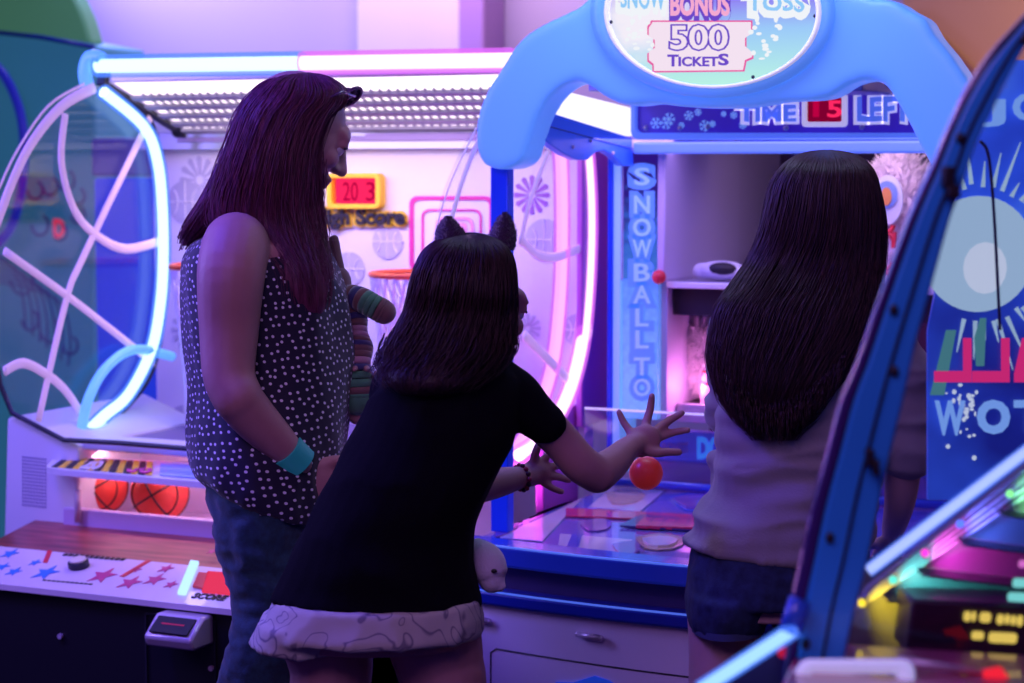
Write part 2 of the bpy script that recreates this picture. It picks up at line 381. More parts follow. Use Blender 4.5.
# left side guard: curved pane with lattice, on the plane X = XL
def gx(px, py, X, dx=0): p = on(px, py, 'X', X); p.x += dx; return p
def guard(X, outline, strips, name='side_guard'):
    b = MB(); b.prism([gx(x, y, X) for x, y in spl2(outline+[outline[0]], 4)[:-1]], (.006, 0, 0))
    g = build(b, name, M['glass'], bk)
    b = MB()
    for pts, wpx in strips:
        P = smoothpts([gx(x, y, X, .012) for x, y in pts], 5); r = wpx/2/F*(P[0]-CAM).length
        b.tube(P, r, 0, 8, flat=.35, ref=(1, 0, 0))
    build(b, 'lattice', M['lattice'], g, smooth=True); return g
out = [(92, 84), (50, 108), (14, 160), (-8, 215), (-18, 300), (2, 380), (14, 414), (66, 440), (120, 412), (152, 362), (160, 300), (163, 205), (150, 135), (118, 96)]
st = [([(90, 88), (58, 106), (28, 142), (8, 182), (-8, 225)], 11), ([(80, 84), (44, 106), (12, 152), (-6, 190)], 3),
      ([(61, 114), (57, 160), (68, 205), (88, 232), (122, 249), (164, 238)], 10), ([(146, 118), (80, 255), (62, 300), (34, 421)], 9),
      ([(0, 251), (66, 298), (110, 332), (150, 363)], 9), ([(0, 371), (19, 363), (42, 374), (61, 390), (76, 412)], 10)]
guard(XL, out, st)
neon('side_light_tube', smoothpts([gx(x, y, XL, .03) for x, y in ((93, 92), (133, 126), (147, 160), (152, 205), (153, 260), (150, 305), (141, 350), (118, 394), (94, 415), (72, 436))], 5), .0125, bk)
b = MB(); b.tube(smoothpts([gx(x, y, XL, .03) for x, y in ((70, 434), (78, 398), (96, 367), (124, 349), (162, 356))], 5), .012, 0, 10)
build(b, 'curved_light_strip', mat('lit_pale_blue_strip', (.2, .5, .9), .4, emit=(.12, .42, 1), es=.75), bk, smooth=True)
b = MB(); b.tube(smoothpts([gx(x, y, XL, -.004) for x, y in ((125, 95), (150, 120), (161, 160), (165, 205), (164, 300), (158, 352), (140, 392), (90, 440))], 5), .009, 0, 8)
build(b, 'side_frame', M['dark'], bk, smooth=True)
# right side guard
out = [(505, 95), (478, 120), (448, 178), (432, 235), (420, 300), (440, 380), (500, 450), (545, 420), (575, 360), (588, 290), (590, 220), (580, 150), (545, 105)]
st = [([(479, 128), (460, 172), (446, 220), (438, 262)], 8), ([(471, 128), (448, 176), (434, 217), (424, 263)], 2.5), ([(544, 150), (526, 198), (515, 245)], 8),
      ([(515, 238), (532, 254), (551, 257), (576, 248)], 10), ([(519, 335), (540, 356), (562, 378)], 12)]
guard(XR, out, st)
neon('side_light_tube', smoothpts([gx(x, y, XR, .0) for x, y in ((556, 128), (561, 162), (562, 244), (559, 310), (552, 366), (538, 410), (515, 452))], 5), .0125, bk, glow('pink_tube', (1, .45, .95), 2.2), M['nslp'])
neon('side_light_tube', smoothpts([gx(x, y, XR, .016) for x, y in ((572, 120), (580, 157), (583, 225), (580, 300), (573, 355), (558, 402), (535, 435), (512, 455))], 5), .0135, bk, M['ncorep'], M['nslp'])
b = MB(); b.box(XR+.005, XR+.02, 4.22, 4.4, .9, 1.55)
b.box(XR-.02, XR+.0, 4.05, 4.25, .72, .95)
build(b, 'side_panel', mat('magenta_side_panel', (.55, .12, .6), .4), bk, bevel=.003)
# lower cabinet: white cheek with speaker holes, ball shelf, ledge, control panel, black front
yc = 3.62
b = MB(); ck = [(7, 418), (16, 416), (64, 441), (78, 445), (78, 540), (66, 560), (2, 560), (4, 530)]
b.prism([on(x, y, 'Y', yc) for x, y in ck], (0, .5, 0))
cheek = build(b, 'white_cheek', M['white'], bk, bevel=.006)
b = MB()
for i in range(9):
    for j in range(15):
        c = on(23+i*2.8, 457+j*3.4+i*.3, 'Y', yc-.0008); disc(b, c, V((.0022, 0, 0)), V((0, 0, .0022)), 0, (0, -.001, 0), 8)
build(b, 'speaker_grille', mat('grille_violet', (.16, .13, .4), .6), cheek)
b = MB(); e0 = on(0, 378, 'Y', yc); pts = [on(x, y, 'Y', yc-.01) for x, y in ((-2, 370), (0, 384), (12, 413), (64, 440), (120, 443), (192, 449), (240, 452))]
b.tube(pts, .006, 0, 8); build(b, 'glass_edge_trim', M['dark'], bk, smooth=True)
b = MB(); b.hexa([on(75, 446, 'Y', 3.63), on(260, 456, 'Y', 3.63), on(260, 456, 'Y', 3.9), on(75, 446, 'Y', 3.9), on(75, 441, 'Y', 3.63)+V((0, 0, .008)), on(260, 450, 'Y', 3.63)+V((0, 0, .008)), on(260, 450, 'Y', 3.9)+V((0, 0, .008)), on(75, 441, 'Y', 3.9)+V((0, 0, .008))])
zz = on(140, 447, 'Y', 3.66).z
b = MB(); b.box(-2.78, XR-.02, 3.64, 3.72, zz-.012, zz+.012); b.box(-2.78, XR-.02, 3.72, YB, zz-.02, zz-.005, 1)
build(b, 'front_rail', [M['white'], mat('inner_floor_violet', (.12, .06, .25), .3, coat=.5)], bk, bevel=.004)
# slanted ball gate with yellow and black stripes
A = [on(56, 456, 'Y', 3.66), on(205, 463, 'Y', 3.66), on(224, 484, 'Y', 3.54), on(45, 468, 'Y', 3.54)]
sx = (A[1]-A[0]); sy = (A[3]-A[0]); gn = sx.cross(sy).normalized(); gn = gn if gn.z > 0 else -gn
def sq(u, v, h=0): return A[0].lerp(A[1], u).lerp(A[3].lerp(A[2], u), v)+gn*h
b = MB(); b.prism([sq(u, v) for u, v in rrect(0, 0, 1, 1, .12, 4)], gn*-.014)
for i in range(14):
    u = .03+i*.042
    b.prism([sq(u, .9, .0005), sq(u+.036, .9, .0005), sq(u+.075, .1, .0005), sq(u+.039, .1, .0005)], gn*.001, 1 if i % 2 == 0 else 2)
text_into(b, '20', sq(.2, .85, .002), sx*.12, -sy*.7, 0, .05, .001); text_into(b, '06', sq(.46, .85, .002), sx*.16, -sy*.7, 3, .03, .001)
b.prism([sq(.66, .85, .0005), sq(.96, .85, .0005), sq(.9, .15, .0005), sq(.7, .15, .0005)], gn*.001, 4)
build(b, 'ball_gate', [M['white'], M['ink'], M['yellow'], M['magenta'], mat('print_sky', (.3, .45, .9), .4)], bk)
# ball bay: back and floor
b = MB(); zc = .64
b.box(-2.80, XR-.02, 3.86, 3.90, .63, .86); b.box(-2.80, XR-.02, 3.635, 3.86, .685, .70); b.box(-2.80, XR-.02, 3.61, 3.634, .63, .734)
build(b, 'ball_bay', [mat('bay_lilac', (.62, .45, .75), .5)], bk, bevel=.003)
b = MB(); b.tube([on(78, 522, 'Y', 3.6), on(78, 490, 'Y', 3.6)], .008, 0, 8); build(b, 'gate_post', M['silver'], bk, smooth=True)
b = MB(); zl = .665
b.prism([V((XL-.02, 3.4, .6)), V((XL-.02, 3.63, .6)), V((XL-.02, 3.63, .7)), V((XL-.02, 3.425, zl-.001)), V((XL-.02, 3.4, zl-.003))], (XR-XL-.01, 0, 0)); build(b, 'wooden_ledge', M['wood'], bk, bevel=.004)
# control panel (slopes to the player)
P0 = on(-6, 546, 'Y', 3.43); P1 = on(262, 572, 'Y', 3.43); P1.z = P0.z = (P0.z+P1.z)/2
ft = on(-6, 586, 'Y', 3.26); ft2 = on(262, 610, 'Y', 3.26); zfp = (ft.z+ft2.z)/2
xa, xb = XL-.02, XR-.03
q0, q1, q2, q3 = V((xa, 3.43, P0.z)), V((xb, 3.43, P0.z)), V((xb, 3.26, zfp)), V((xa, 3.26, zfp))
cn = (q1-q0).cross(q3-q0).normalized(); cn = cn if cn.z > 0 else -cn
def onp(px, py, h=0):
    r = ray(px, py); t = (q0-CAM).dot(cn)/r.dot(cn); return CAM+r*t+cn*h
b = MB(); b.hexa([q3-V((0, 0, .012)), q2-V((0, 0, .012)), q1-V((0, 0, .012)), q0-V((0, 0, .012)), q3, q2, q1, q0])
ux = V((1, 0, 0)); uy = (q0-q3).normalized()
for px, py, r, mi in ((10, 554, 9, 1), (14, 572, 8, 1), (3, 567, 7, 1), (46, 573, 13, 1), (35, 563, 6, 1), (103, 576, 14, 2), (130, 583, 12, 2), (155, 580, 11, 2), (171, 585, 7, 2), (166, 569, 8, 2), (136, 570, 6, 2), (212, 552, 5, 2)):
    c = onp(px, py, .0006); k = r/F*(c-CAM).length; star(b, c, ux*k, uy*k*1.35, mi, cn*.001)
for x0, y0, x1, y1, mi in ((50, 551, 45, 563, 3), (149, 561, 122, 577, 3)):
    a, c = onp(x0, y0, .0006), onp(x1, y1, .0006); b.prism([a-ux*.006, a+ux*.006, c+ux*.006, c-ux*.006], cn*.001, mi)
for k in range(12): c = onp(64+k*5.2, 556+k*.45, .0006); b.prism([c-ux*.005, c+ux*.005, c+ux*.005+uy*.012, c-ux*.005+uy*.012], cn*.0008, 4)
for k in range(11): c = onp(44+k*4.6, 581+k*.4, .0006); b.prism([c-ux*.004, c+ux*.004, c+ux*.004+uy*.005, c-ux*.004+uy*.005], cn*.0008, 4)
text_into(b, 'SCORE', onp(191, 598, .001), onp(223, 601, .001)-onp(191, 598, .001), uy*.022, 4, .03, .001)
build(b, 'control_panel', [mat('panel_white', (.8, .66, .74), .3, coat=.3), M['starb'], M['starr'], M['redpl'], M['ink']], bk)
b = MB(); c = onp(79, 567, .0); b.tube([c, c+cn*.014], .022, 0, 20); b.tube([c+cn*.014, c+cn*.019], .018, 1, 20); build(b, 'start_button', [M['dark'], M['cream']], bk, bevel=.002)
b = MB(); b.prism([onp(178, 595, .001), onp(186, 596, .001), onp(199, 564, .001), onp(191, 563, .001)], cn*.006); build(b, 'light_bar', glow('pale_blue_bar', (.4, .65, 1), 1.5), bk)
b = MB(); b.prism([onp(202, 593, .001), onp(235, 596, .001), onp(235, 575, .001), onp(208, 573, .001)], cn*.004, 0); b.prism([onp(193, 588, .001), onp(203, 590, .001), onp(209, 575, .001), onp(199, 574, .001)], cn*.004, 1)
build(b, 'score_window', [glow('pinkred_window', (1, .05, .15), .8), M['redpl']], bk)
b = MB(); b.box(xa+.01, xb-.01, 3.275, 4.28, 0, zfp-.012); b.box(xa+.01, xb-.01, 3.28, 3.43, 0.02, zfp-.01)
build(b, 'black_cabinet', M['black'], bk, bevel=.004)
def cabf(px, py): return on(px, py, 'Y', 3.274)
b = MB(); p = cabf(145, 612); q = cabf(217, 700); ringplate(b, [V((x, 3.274, z)) for x, z in rrect(p.x, q.z, q.x, p.z, .004)], [V((x, 3.274, z)) for x, z in rrect(p.x+.004, q.z+.004, q.x-.004, p.z-.004, .003)], (0, -.003, 0), 0)
build(b, 'coin_door', M['dark'], bk)
for px_, py_ in ((212, 668), (61, 636)):
    b = MB(); c = cabf(px_, py_); b.tube([c, c-V((0, .006, 0))], .0055, 0, 12); build(b, 'lock', M['silver'], bk)
# card reader
r0 = on(146, 652, 'Y', 3.20); r1 = on(210, 616, 'Y', 3.24)
x0, x1, z0, z1 = r0.x, r1.x-.012, r0.z+.012, r1.z-.004
b = MB(); b.prism([V((x0, 3.272, z0)), V((x0, 3.20, z0+.0)), V((x0, 3.19, z0+.022)), V((x0, 3.235, z1)), V((x0, 3.272, z1))], (x1-x0, 0, 0))
rd = build(b, 'card_reader', M['silver'], bk, bevel=.006)
nn = V((0, -(z1-z0-.022), -.045)).normalized(); nn = V((0, -.62, .78))
s0 = V((x0+.012, 3.1955, z0+.030)); s1 = V((x0+.012, 3.2305, z1-.006))
b = MB(); e = V((x1-x0-.024, 0, 0)); nn = e.cross(s1-s0).normalized(); nn = nn if nn.z > 0 else -nn
b.prism([s0, s0+e, s1+e, s1], nn*.004, 0); b.prism([s0.lerp(s1, .5)+e*.2+nn*.004, s0.lerp(s1, .5)+e*.8+nn*.004, s0.lerp(s1, .58)+e*.8+nn*.004, s0.lerp(s1, .58)+e*.2+nn*.004], nn*.0006, 1)
build(b, 'reader_screen', [M['ink'], M['redpl']], rd)
# basketballs
def basketball(px, py, rpx, y, label):
    c = on(px, py, 'Y', y); r = rpx/F*(c-CAM).length
    b = MB(); b.ball(c, r, 0, 32, 20); a1 = V((.8, .3, .52)).normalized(); a2 = a1.cross(V((.1, .9, .2))).normalized(); a3 = a1.cross(a2)
    for u, v_ in ((a1, a2), (a2, a3), (a1, a3)): b.torus(c, r*1.0, .0022, u, v_, 1, 40, 5)
    for s in (-1, 1): b.torus(c+a3*s*r*.62, r*.79, .0022, a1, a2, 1, 32, 5)
    o = build(b, 'basketball', [M['basket'], M['ink']], smooth=True)
    tag(o, label, 'ball', 'red basketballs in the ball bay')
basketball(101, 486, 27, 3.74, 'red basketball at the left end of the ball bay, partly behind the gate')
basketball(160, 492, 29, 3.72, 'red basketball second in the ball bay, right of the leftmost one')
# ================================================================ snowball tossing machine
sn = thing('snowball_machine', 'blue and white snowball tossing arcade game under a glowing blue arch sign', 'arcade game', (-1.27, 4.0, 0))
SL, SR = -1.77, -.78
M['arch'] = mat('lit_blue_arch', (.16, .4, .95), .4, emit=(.1, .3, 1), es=.5)
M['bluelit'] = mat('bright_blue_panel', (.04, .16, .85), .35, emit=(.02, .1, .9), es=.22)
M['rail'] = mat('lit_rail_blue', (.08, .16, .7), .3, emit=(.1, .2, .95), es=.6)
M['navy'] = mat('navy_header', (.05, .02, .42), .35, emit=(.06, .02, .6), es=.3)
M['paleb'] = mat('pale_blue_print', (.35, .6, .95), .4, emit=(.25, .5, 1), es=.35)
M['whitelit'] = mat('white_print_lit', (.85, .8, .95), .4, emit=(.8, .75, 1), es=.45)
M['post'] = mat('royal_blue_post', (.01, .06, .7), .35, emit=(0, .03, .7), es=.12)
# puffy arch
yA = 3.62
outer = [(503, 170), (486, 167), (476, 152), (476, 118), (485, 92), (500, 68), (514, 46), (530, 31), (556, 17), (580, 5), (604, -20), (640, -52), (690, -72), (740, -72), (790, -52), (830, -22), (862, -4), (892, 0), (908, 10), (925, 19), (933, 34), (951, 56), (970, 84), (992, 118), (1012, 150), (1018, 175), (1004, 190), (975, 192), (944, 182),
         (922, 151), (906, 119), (893, 97), (884, 84), (867, 80), (847, 85), (829, 97), (806, 100), (780, 101), (750, 106), (712, 108), (675, 106), (650, 103), (627, 106), (604, 97), (586, 84), (568, 83), (549, 97), (536, 118), (527, 144), (520, 163)]
P = spl2(outer+[outer[0]], 3)[:-1]
b = MB(); b.prism([on(x, y, 'Y', yA) for x, y in P], (0, .10, 0))
arch = fuse(b, 'arch', M['arch'], sn, voxel=.008, smooth=10, fac=.6)
# marquee sign (backlit art)
cx, cy, ax_, ay_ = 712, 12, 105, 74
def mm(px, py, y=yA-.03): return on(px, py, 'Y', y)
def oval(k, y, n=56): return [mm(cx+ax_*k*cos(2*pi*i/n), cy+ay_*k*sin(2*pi*i/n), y) for i in range(n)]
def art_marquee():
    m, nt, o = newmat('marquee_art'); L = nt.links
    tc = N(nt, 'ShaderNodeTexCoord'); sp = N(nt, 'ShaderNodeSeparateXYZ'); L.new(tc.outputs['Generated'], sp.inputs[0])
    r = N(nt, 'ShaderNodeValToRGB'); L.new(sp.outputs[2], r.inputs[0]); e = r.color_ramp.elements
    e[0].position = 0; e[0].color = (.52, .95, .82, 1); e[1].position = .95; e[1].color = (.2, .05, .7, 1)
    x = e.new(.38); x.color = (.35, .62, 1, 1); x = e.new(.6); x.color = (.3, .2, .95, 1)
    n = N(nt, 'ShaderNodeTexNoise', i_Scale=7.0, i_Detail=3.0); L.new(tc.outputs['Generated'], n.inputs[0])
    g = N(nt, 'ShaderNodeTexGradient', gradient_type='SPHERICAL'); mp = N(nt, 'ShaderNodeMapping'); mp.inputs['Location'].default_value = (-.45, 0, -1.0); mp.inputs['Scale'].default_value = (2.4, 0, 2.1)
    L.new(tc.outputs['Generated'], mp.inputs[0]); L.new(mp.outputs[0], g.inputs[0])
    ml = N(nt, 'ShaderNodeMath', operation='MULTIPLY_ADD'); L.new(n.outputs[0], ml.inputs[0]); ml.inputs[1].default_value = .55; L.new(g.outputs['Fac'], ml.inputs[2])
    r2 = N(nt, 'ShaderNodeValToRGB'); L.new(ml.outputs[0], r2.inputs[0]); r2.color_ramp.elements[0].position = .45; r2.color_ramp.elements[1].position = 1.0
    mx = N(nt, 'ShaderNodeMixRGB'); L.new(r2.outputs[0], mx.inputs[0]); L.new(r.outputs[0], mx.inputs[1]); mx.inputs[2].default_value = (.95, .9, 1, 1)
    em = N(nt, 'ShaderNodeEmission'); em.inputs[1].default_value = .95; L.new(mx.outputs[0], em.inputs[0]); L.new(em.outputs[0], o.inputs[0]); return m
b = MB(); b.prism(oval(1, yA-.02), (0, .03, 0)); mq = build(b, 'marquee_sign', art_marquee(), sn)
b = MB(); ringplate(b, oval(1.03, yA-.03), oval(.99, yA-.03), (0, .04, 0), 0); build(b, 'marquee_ring', M['whitelit'], sn, smooth=True)
b = MB(); ringplate(b, oval(1.16, yA-.012), oval(1.03, yA-.022), (0, .03, 0), 0); build(b, 'marquee_rim', M['arch'], sn, smooth=True)
yT = yA-.024
tick = [(653, 22), (751, 22), (751, 34), (745, 38), (745, 46), (752, 52), (752, 57), (745, 60), (743, 70), (654, 71), (654, 64), (649, 60), (649, 52), (655, 48), (655, 40), (649, 36), (649, 28)]
lit = lambda n, c, s=.95: glow(n, c, s)
TB = [lit('ticket_paper', (.95, .8, .93)), lit('ticket_border', (.85, .12, .4)), lit('sign_violet', (.16, .07, .62)), lit('sign_pink', (.95, .42, .68)), lit('sign_white', (.92, .95, 1)), lit('sign_sky', (.3, .62, 1))]
b = MB()
b.prism([mm(x+(1.6 if x > 700 else -1.6), y+(1.6 if y > 45 else -1.6), yT) for x, y in tick], (0, -.001, 0), 1)
b.prism([mm(x, y, yT-.0015) for x, y in tick], (0, -.001, 0), 0)
build(b, 'sign_ticket', TB, mq)
def st_(b, s, x0, y0, x1, y1, Y, mi, off=0, grow=0, jit=0, th=.001):
    o = on(x0, y1, 'Y', Y); text_into(b, s, o, on(x1, y1, 'Y', Y)-o, on(x0, y0, 'Y', Y)-o, mi, off, th, jit, grow)
b = MB()
st_(b, 'BONUS', 671, -4, 729, 18, yT-.004, 2, .05, .05); st_(b, 'BONUS', 671, -6, 729, 15, yT-.007, 3, .035)
st_(b, '500', 671, 26, 727, 49, yT-.004, 2, .02, .045); st_(b, '500', 671, 26, 727, 49, yT-.007, 0, .015)
st_(b, 'T', 668, 55, 678, 66, yT-.004, 2, .03); st_(b, 'ICKET', 679, 57, 718, 66, yT-.004, 2, .03); st_(b, 'S', 719, 54, 728, 65, yT-.004, 2, .03)
st_(b, 'TOSS', 745, -8, 806, 14, yT-.004, 4, .07, .09, .05); st_(b, 'TOSS', 748, -6, 804, 11, yT-.007, 5, .02, 0, .05)
st_(b, 'SNOW', 618, -14, 668, 10, yT-.004, 4, .07, .09, .05); st_(b, 'SNOW', 621, -12, 665, 8, yT-.007, 5, .02, 0, .05)
for x, y, l in ((757, 16, 8), (776, 15, 9), (632, 12, 6), (640, 13, 8)):
    b.ell(mm(x, y+l*.3, yT-.004), V((.0045, 0, 0)), V((0, .001, 0)), V((0, 0, l/2*.0021)), 4, 10, 6)
random.seed(3)
for i in range(34):
    a = random.uniform(0, 2*pi); r = random.uniform(3, 24); x, y = (636, 40) if i % 2 else (766, 42)
    b.ell(mm(x+r*cos(a)*.8, y+r*sin(a)*.9, yT-.003), V((random.uniform(.003, .007), 0, 0)), V((0, .0006, 0)), V((0, 0, random.uniform(.002, .005))), 4, 8, 5)
build(b, 'sign_lettering', TB, mq)
for x, y in ((611, 22), (815, 16), (665, 79), (753, 77)): b = MB(); b.ball(mm(x, y, yT-.002), .0035); build(b, 'sign_screw', M['dark'], mq, smooth=True)
# side header beam with scalloped edge, on the plane X = SL+.12
XB = -1.652
def gb(px, py): return on(px, py, 'X', XB)
sc = [(546, 111), (632, 138), (634, 166), (624, 166), (614, 156), (604, 150), (596, 152), (588, 160), (578, 160), (566, 155), (554, 147), (545, 140)]
b = MB(); b.prism([gb(*p) for p in spl2(sc[:1]+sc[1:], 1)], (-.02, 0, 0)); sbm = build(b, 'scalloped_beam', M['bluelit'], sn, bevel=.002)
b = MB(); b.tube([gb(546, 126)+V((.003, 0, 0)), gb(632, 149)+V((.003, 0, 0))], .0016, 0, 6); build(b, 'beam_seam', M['deep'], sn)
for p in ((572, 147), (612, 153), (590, 141)): b = MB(); b.ball(gb(*p)+V((.002, 0, 0)), .004); build(b, 'beam_bolt', M['silver'], sbm, smooth=True)
b = MB(); b.prism([gb(*p) for p in ((552, 88), (632, 108), (632, 136), (548, 110))], (-.015, 0, 0)); build(b, 'side_light_box', glow('side_light_white', (.85, .8, 1), 1.35), sn)
b = MB(); b.prism([on(x, y, 'Y', 4.2) for x, y in ((640, 66), (900, 70), (900, 96), (640, 96))], (0, -.3, 0)); 
build(b, 'canopy_body', mat('canopy_violet', (.25, .2, .6), .5), sn, bevel=.004)
# header panel with time display
yH = 4.16
def hh(px, py, y=yH): return on(px, py, 'Y', y)
b = MB(); b.prism([hh(*p) for p in ((633, 96), (930, 92), (930, 136), (633, 136))], (0, .08, 0)); build(b, 'header_panel', M['navy'], sn, bevel=.003); hp_ = bpy.data.objects['header_panel']
b = MB(); ringplate(b, [hh(*p) for p in rrect(633, 82, 960, 140, 9)], [hh(*p) for p in rrect(638, 87, 956, 133, 6)], (0, -.016, 0), 0); build(b, 'header_frame', M['rail'], sn, bevel=.002)
b = MB(); a_, c_ = hh(636, 148), hh(965, 148); b.box(a_.x, c_.x, yH-.02, yH+.05, a_.z-.013, a_.z+.013); build(b, 'header_rail', M['rail'], sn, bevel=.005)
b = MB(); st_(b, 'TIME', 737, 105, 796, 122, yH-.004, 0, .05, .06, .04); st_(b, 'TIME', 739, 106, 795, 121, yH-.007, 1, .045, 0, .04)
st_(b, 'LEFT', 856, 97, 912, 121, yH-.004, 0, .04, .05, .03); st_(b, 'LEFT', 858, 98, 910, 120, yH-.007, 1, .04, 0, .03)
random.seed(5)
for i in range(11):                        # snowflakes
    c = hh(655+i*8.5+random.uniform(-3, 3), 120+random.uniform(-8, 7), yH-.003); k = random.uniform(.006, .014)
    for j in range(3):
        a = pi*j/3+i; d = V((cos(a), 0, sin(a)))*k; b.tube([c-d, c+d], .0012, 2, 5)
        for s in (-1, 1):
            for t in (1, -1): b.tube([c+d*s*.6, c+d*s*.95+V((-d.z, 0, d.x))*.3*t], .001, 2, 4)
build(b, 'header_print', [M['whitelit'], mat('letter_blue', (.12, .25, .9), .4, emit=(.1, .2, .9), es=.5), M['paleb']], hp_)
b = MB(); ringplate(b, [hh(*p) for p in rrect(803, 92, 848, 127, 4)], [hh(*p) for p in rrect(808, 97, 843, 122, 2)], (0, -.012, 0), 0); build(b, 'display_frame', M['whitelit'], hp_, bevel=.002)
b = MB(); b.prism([hh(*p) for p in ((808, 97), (843, 97), (843, 122), (808, 122))], (0, -.004, 0), 0); st_(b, '5', 828, 101, 841, 117, yH-.006, 1, .02); st_(b, '1', 813, 101, 819, 117, yH-.006, 2, .0)
build(b, 'time_display', [glow('time_display_dark', (.35, .0, .05), .6), M['led'], M['leddim']], hp_)
for p in ((646, 128), (680, 128), (708, 127), (786, 128), (862, 127)): b = MB(); b.ball(hh(*p, yH-.002), .006); build(b, 'header_bolt', M['silver'], hp_, smooth=True)
# letter column
yC = 4.2
def cc(px, py, y=yC): return on(px, py, 'Y', y)
cl, cr = cc(622, 300).x, cc(658, 300).x; ctop = cc(640, 150).z; cbot = .93
def colmat():
    m, nt, o = newmat('column_art'); L = nt.links; tc = N(nt, 'ShaderNodeTexCoord'); sp = N(nt, 'ShaderNodeSeparateXYZ'); L.new(tc.outputs['Generated'], sp.inputs[0])
    n = N(nt, 'ShaderNodeTexVoronoi', i_Scale=6.0); mp = N(nt, 'ShaderNodeMapping'); mp.inputs['Scale'].default_value = (1, 1, 7); L.new(tc.outputs['Generated'], mp.inputs[0]); L.new(mp.outputs[0], n.inputs[0])
    a = N(nt, 'ShaderNodeMath', operation='MULTIPLY_ADD'); L.new(n.outputs['Distance'], a.inputs[0]); a.inputs[1].default_value = .25; L.new(sp.outputs[2], a.inputs[2])
    r = N(nt, 'ShaderNodeValToRGB'); L.new(a.outputs[0], r.inputs[0]); e = r.color_ramp.elements; e[0].position = .1; e[0].color = (.25, .6, .95, 1); e[1].position = 1.08; e[1].color = (.07, .02, .42, 1); x = e.new(.8); x.color = (.1, .3, .85, 1)
    p = N(nt, 'ShaderNodeBsdfPrincipled', i_Roughness=.4); L.new(r.outputs[0], p.inputs['Base Color']); L.new(r.outputs[0], p.inputs['Emission Color']); p.inputs['Emission Strength'].default_value = .38; L.new(p.outputs[0], o.inputs[0]); return m
b = MB(); b.box(cl, cr, yC, yC+.1, cbot, ctop); lc_ = build(b, 'letter_column', colmat(), sn, bevel=.002)
b = MB(); ys = [166, 196, 223, 250, 283, 310, 337, 366, 402, 428, 450, 470]
for ch, y, wd in zip('SNOWBALLTOSS', (177, 205, 228, 249, 273, 295, 318, 340, 367, 388, 410, 432), (16, 17, 19, 20, 17, 18, 14, 14, 17, 18, 16, 16)):
    if y > 405: continue
    st_(b, ch, 642-wd/2, y-10, 642+wd/2, y+9, yC-.002, 0, .03, .12); st_(b, ch, 642-wd/2+1, y-9, 642+wd/2-1, y+8, yC-.005, 1, .02)
build(b, 'column_lettering', [mat('column_outline', (.12, .25, .75), .4, emit=(.1, .3, .9), es=.4), M['paleb']], lc_)
b = MB(); b.box(cl-.02, cl-.003, yC-.005, yC+.1, .8, ctop, 0); b.box(cl-.032, cl-.021, yC-.01, yC+.1, .8, ctop, 1); b.box(cc(590, 200).x, cc(612, 200).x, 4.42, 4.45, .9, 1.56, 2)
build(b, 'column_edge', [M['paleb'], M['post'], mat('violet_infill', (.5, .08, .6), .5)], sn, bevel=.001)
# front post and cross piece
a_ = on(489, 200, 'Y', 3.64).x; c_ = on(511, 200, 'Y', 3.66).x
b = MB(); b.box(a_, c_, 3.645, 3.675, .756, 1.54); build(b, 'front_post', M['post'], sn, bevel=.003)
# interior
b = MB(); yI = 5.05; zs = on(700, 283, 'Y', 4.22).z
b.box(cr+.0, cr+.015, yC+.02, yI, .93, ctop+.02, 0)
lw = on(663, 200, 'Y', 4.25).x
b.box(SL, SR+.1, yI, yI+.04, .75, 1.62, 1)
b.box(SR+.08, SR+.1, yC, yI, .75, 1.62, 1); b.box(cr, SR+.1, yC, yI, 1.6, 1.62, 1)
build(b, 'interior_shell', [mat('interior_lilac', (.6, .5, .72), .6), mat('interior_dark', (.05, .02, .09), .6)], sn)
b = MB(); c1 = on(694, 200, 'Y', 4.72); b.box(cr+.016, c1.x, 4.2, 4.72, zs+.002, 1.6, 0); b.box(cr+.016, c1.x, 4.31, 4.72, .93, zs-.08, 0); build(b, 'target_cheek', mat('cheek_lilac', (.62, .52, .75), .6), sn, bevel=.004)
b = MB(); b.box(cr+.017, SR+.08, 4.22, yI, zs-.012, zs, 0); b.box(cr+.017, SR+.08, 4.205, 4.219, zs-.012, zs+.001, 1); build(b, 'target_shelf', [mat('shelf_lilac', (.45, .4, .6), .4), M['white']], sn, bevel=.002)
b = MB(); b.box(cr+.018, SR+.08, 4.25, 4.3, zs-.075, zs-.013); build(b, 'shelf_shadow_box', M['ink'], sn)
zq = on(700, 404, 'Y', 4.3).z
b = MB(); b.box(cr+.02, SR+.08, 4.28, yI, zq-.012, zq, 0); b.box(cr+.02, SR+.08, 4.27, 4.28, zq-.04, zq+.003, 1); build(b, 'lower_shelf', [M['ink'], M['silver']], sn, bevel=.002)
b = MB(); b.ball(cc(659, 277, 4.19), .016, 0); build(b, 'red_knob', M['redpl'], sn, smooth=True)
# fluffy targets
def fluffy(px, py, Y, rx, rz, n=2200, seed=1, name='fluffy_target', L=.035):
    random.seed(seed); c = on(px, py, 'Y', Y); b = MB(); b.ell(c, V((rx*.82, 0, 0)), V((0, .05, 0)), V((0, 0, rz*.85)), 0, 20, 14)
    for i in range(n):
        d = V((random.gauss(0, 1), random.gauss(0, 1), random.gauss(0, 1))).normalized()
        p = c+V((d.x*rx*.8, d.y*.048, d.z*rz*.83)); q = p+V((d.x, d.y*.8, d.z))*random.uniform(.4, 1)*L+V((random.gauss(0, .005), 0, random.gauss(-.003, .005)))
        m_ = (p+q)/2+V((random.gauss(0, .003), 0, random.gauss(0, .003)))
        b.tube([p, m_, q], [.0022, .0015, .0004], 0, 3, cap=False)
    return build(b, name, mat('white_fur', (.95, .8, .92), .9), sn, smooth=True)
ft1 = fluffy(898, 228, 4.45, .105, .19, 3600, 2); ft2 = fluffy(706, 352, 4.4, .08, .1, 2600, 3)
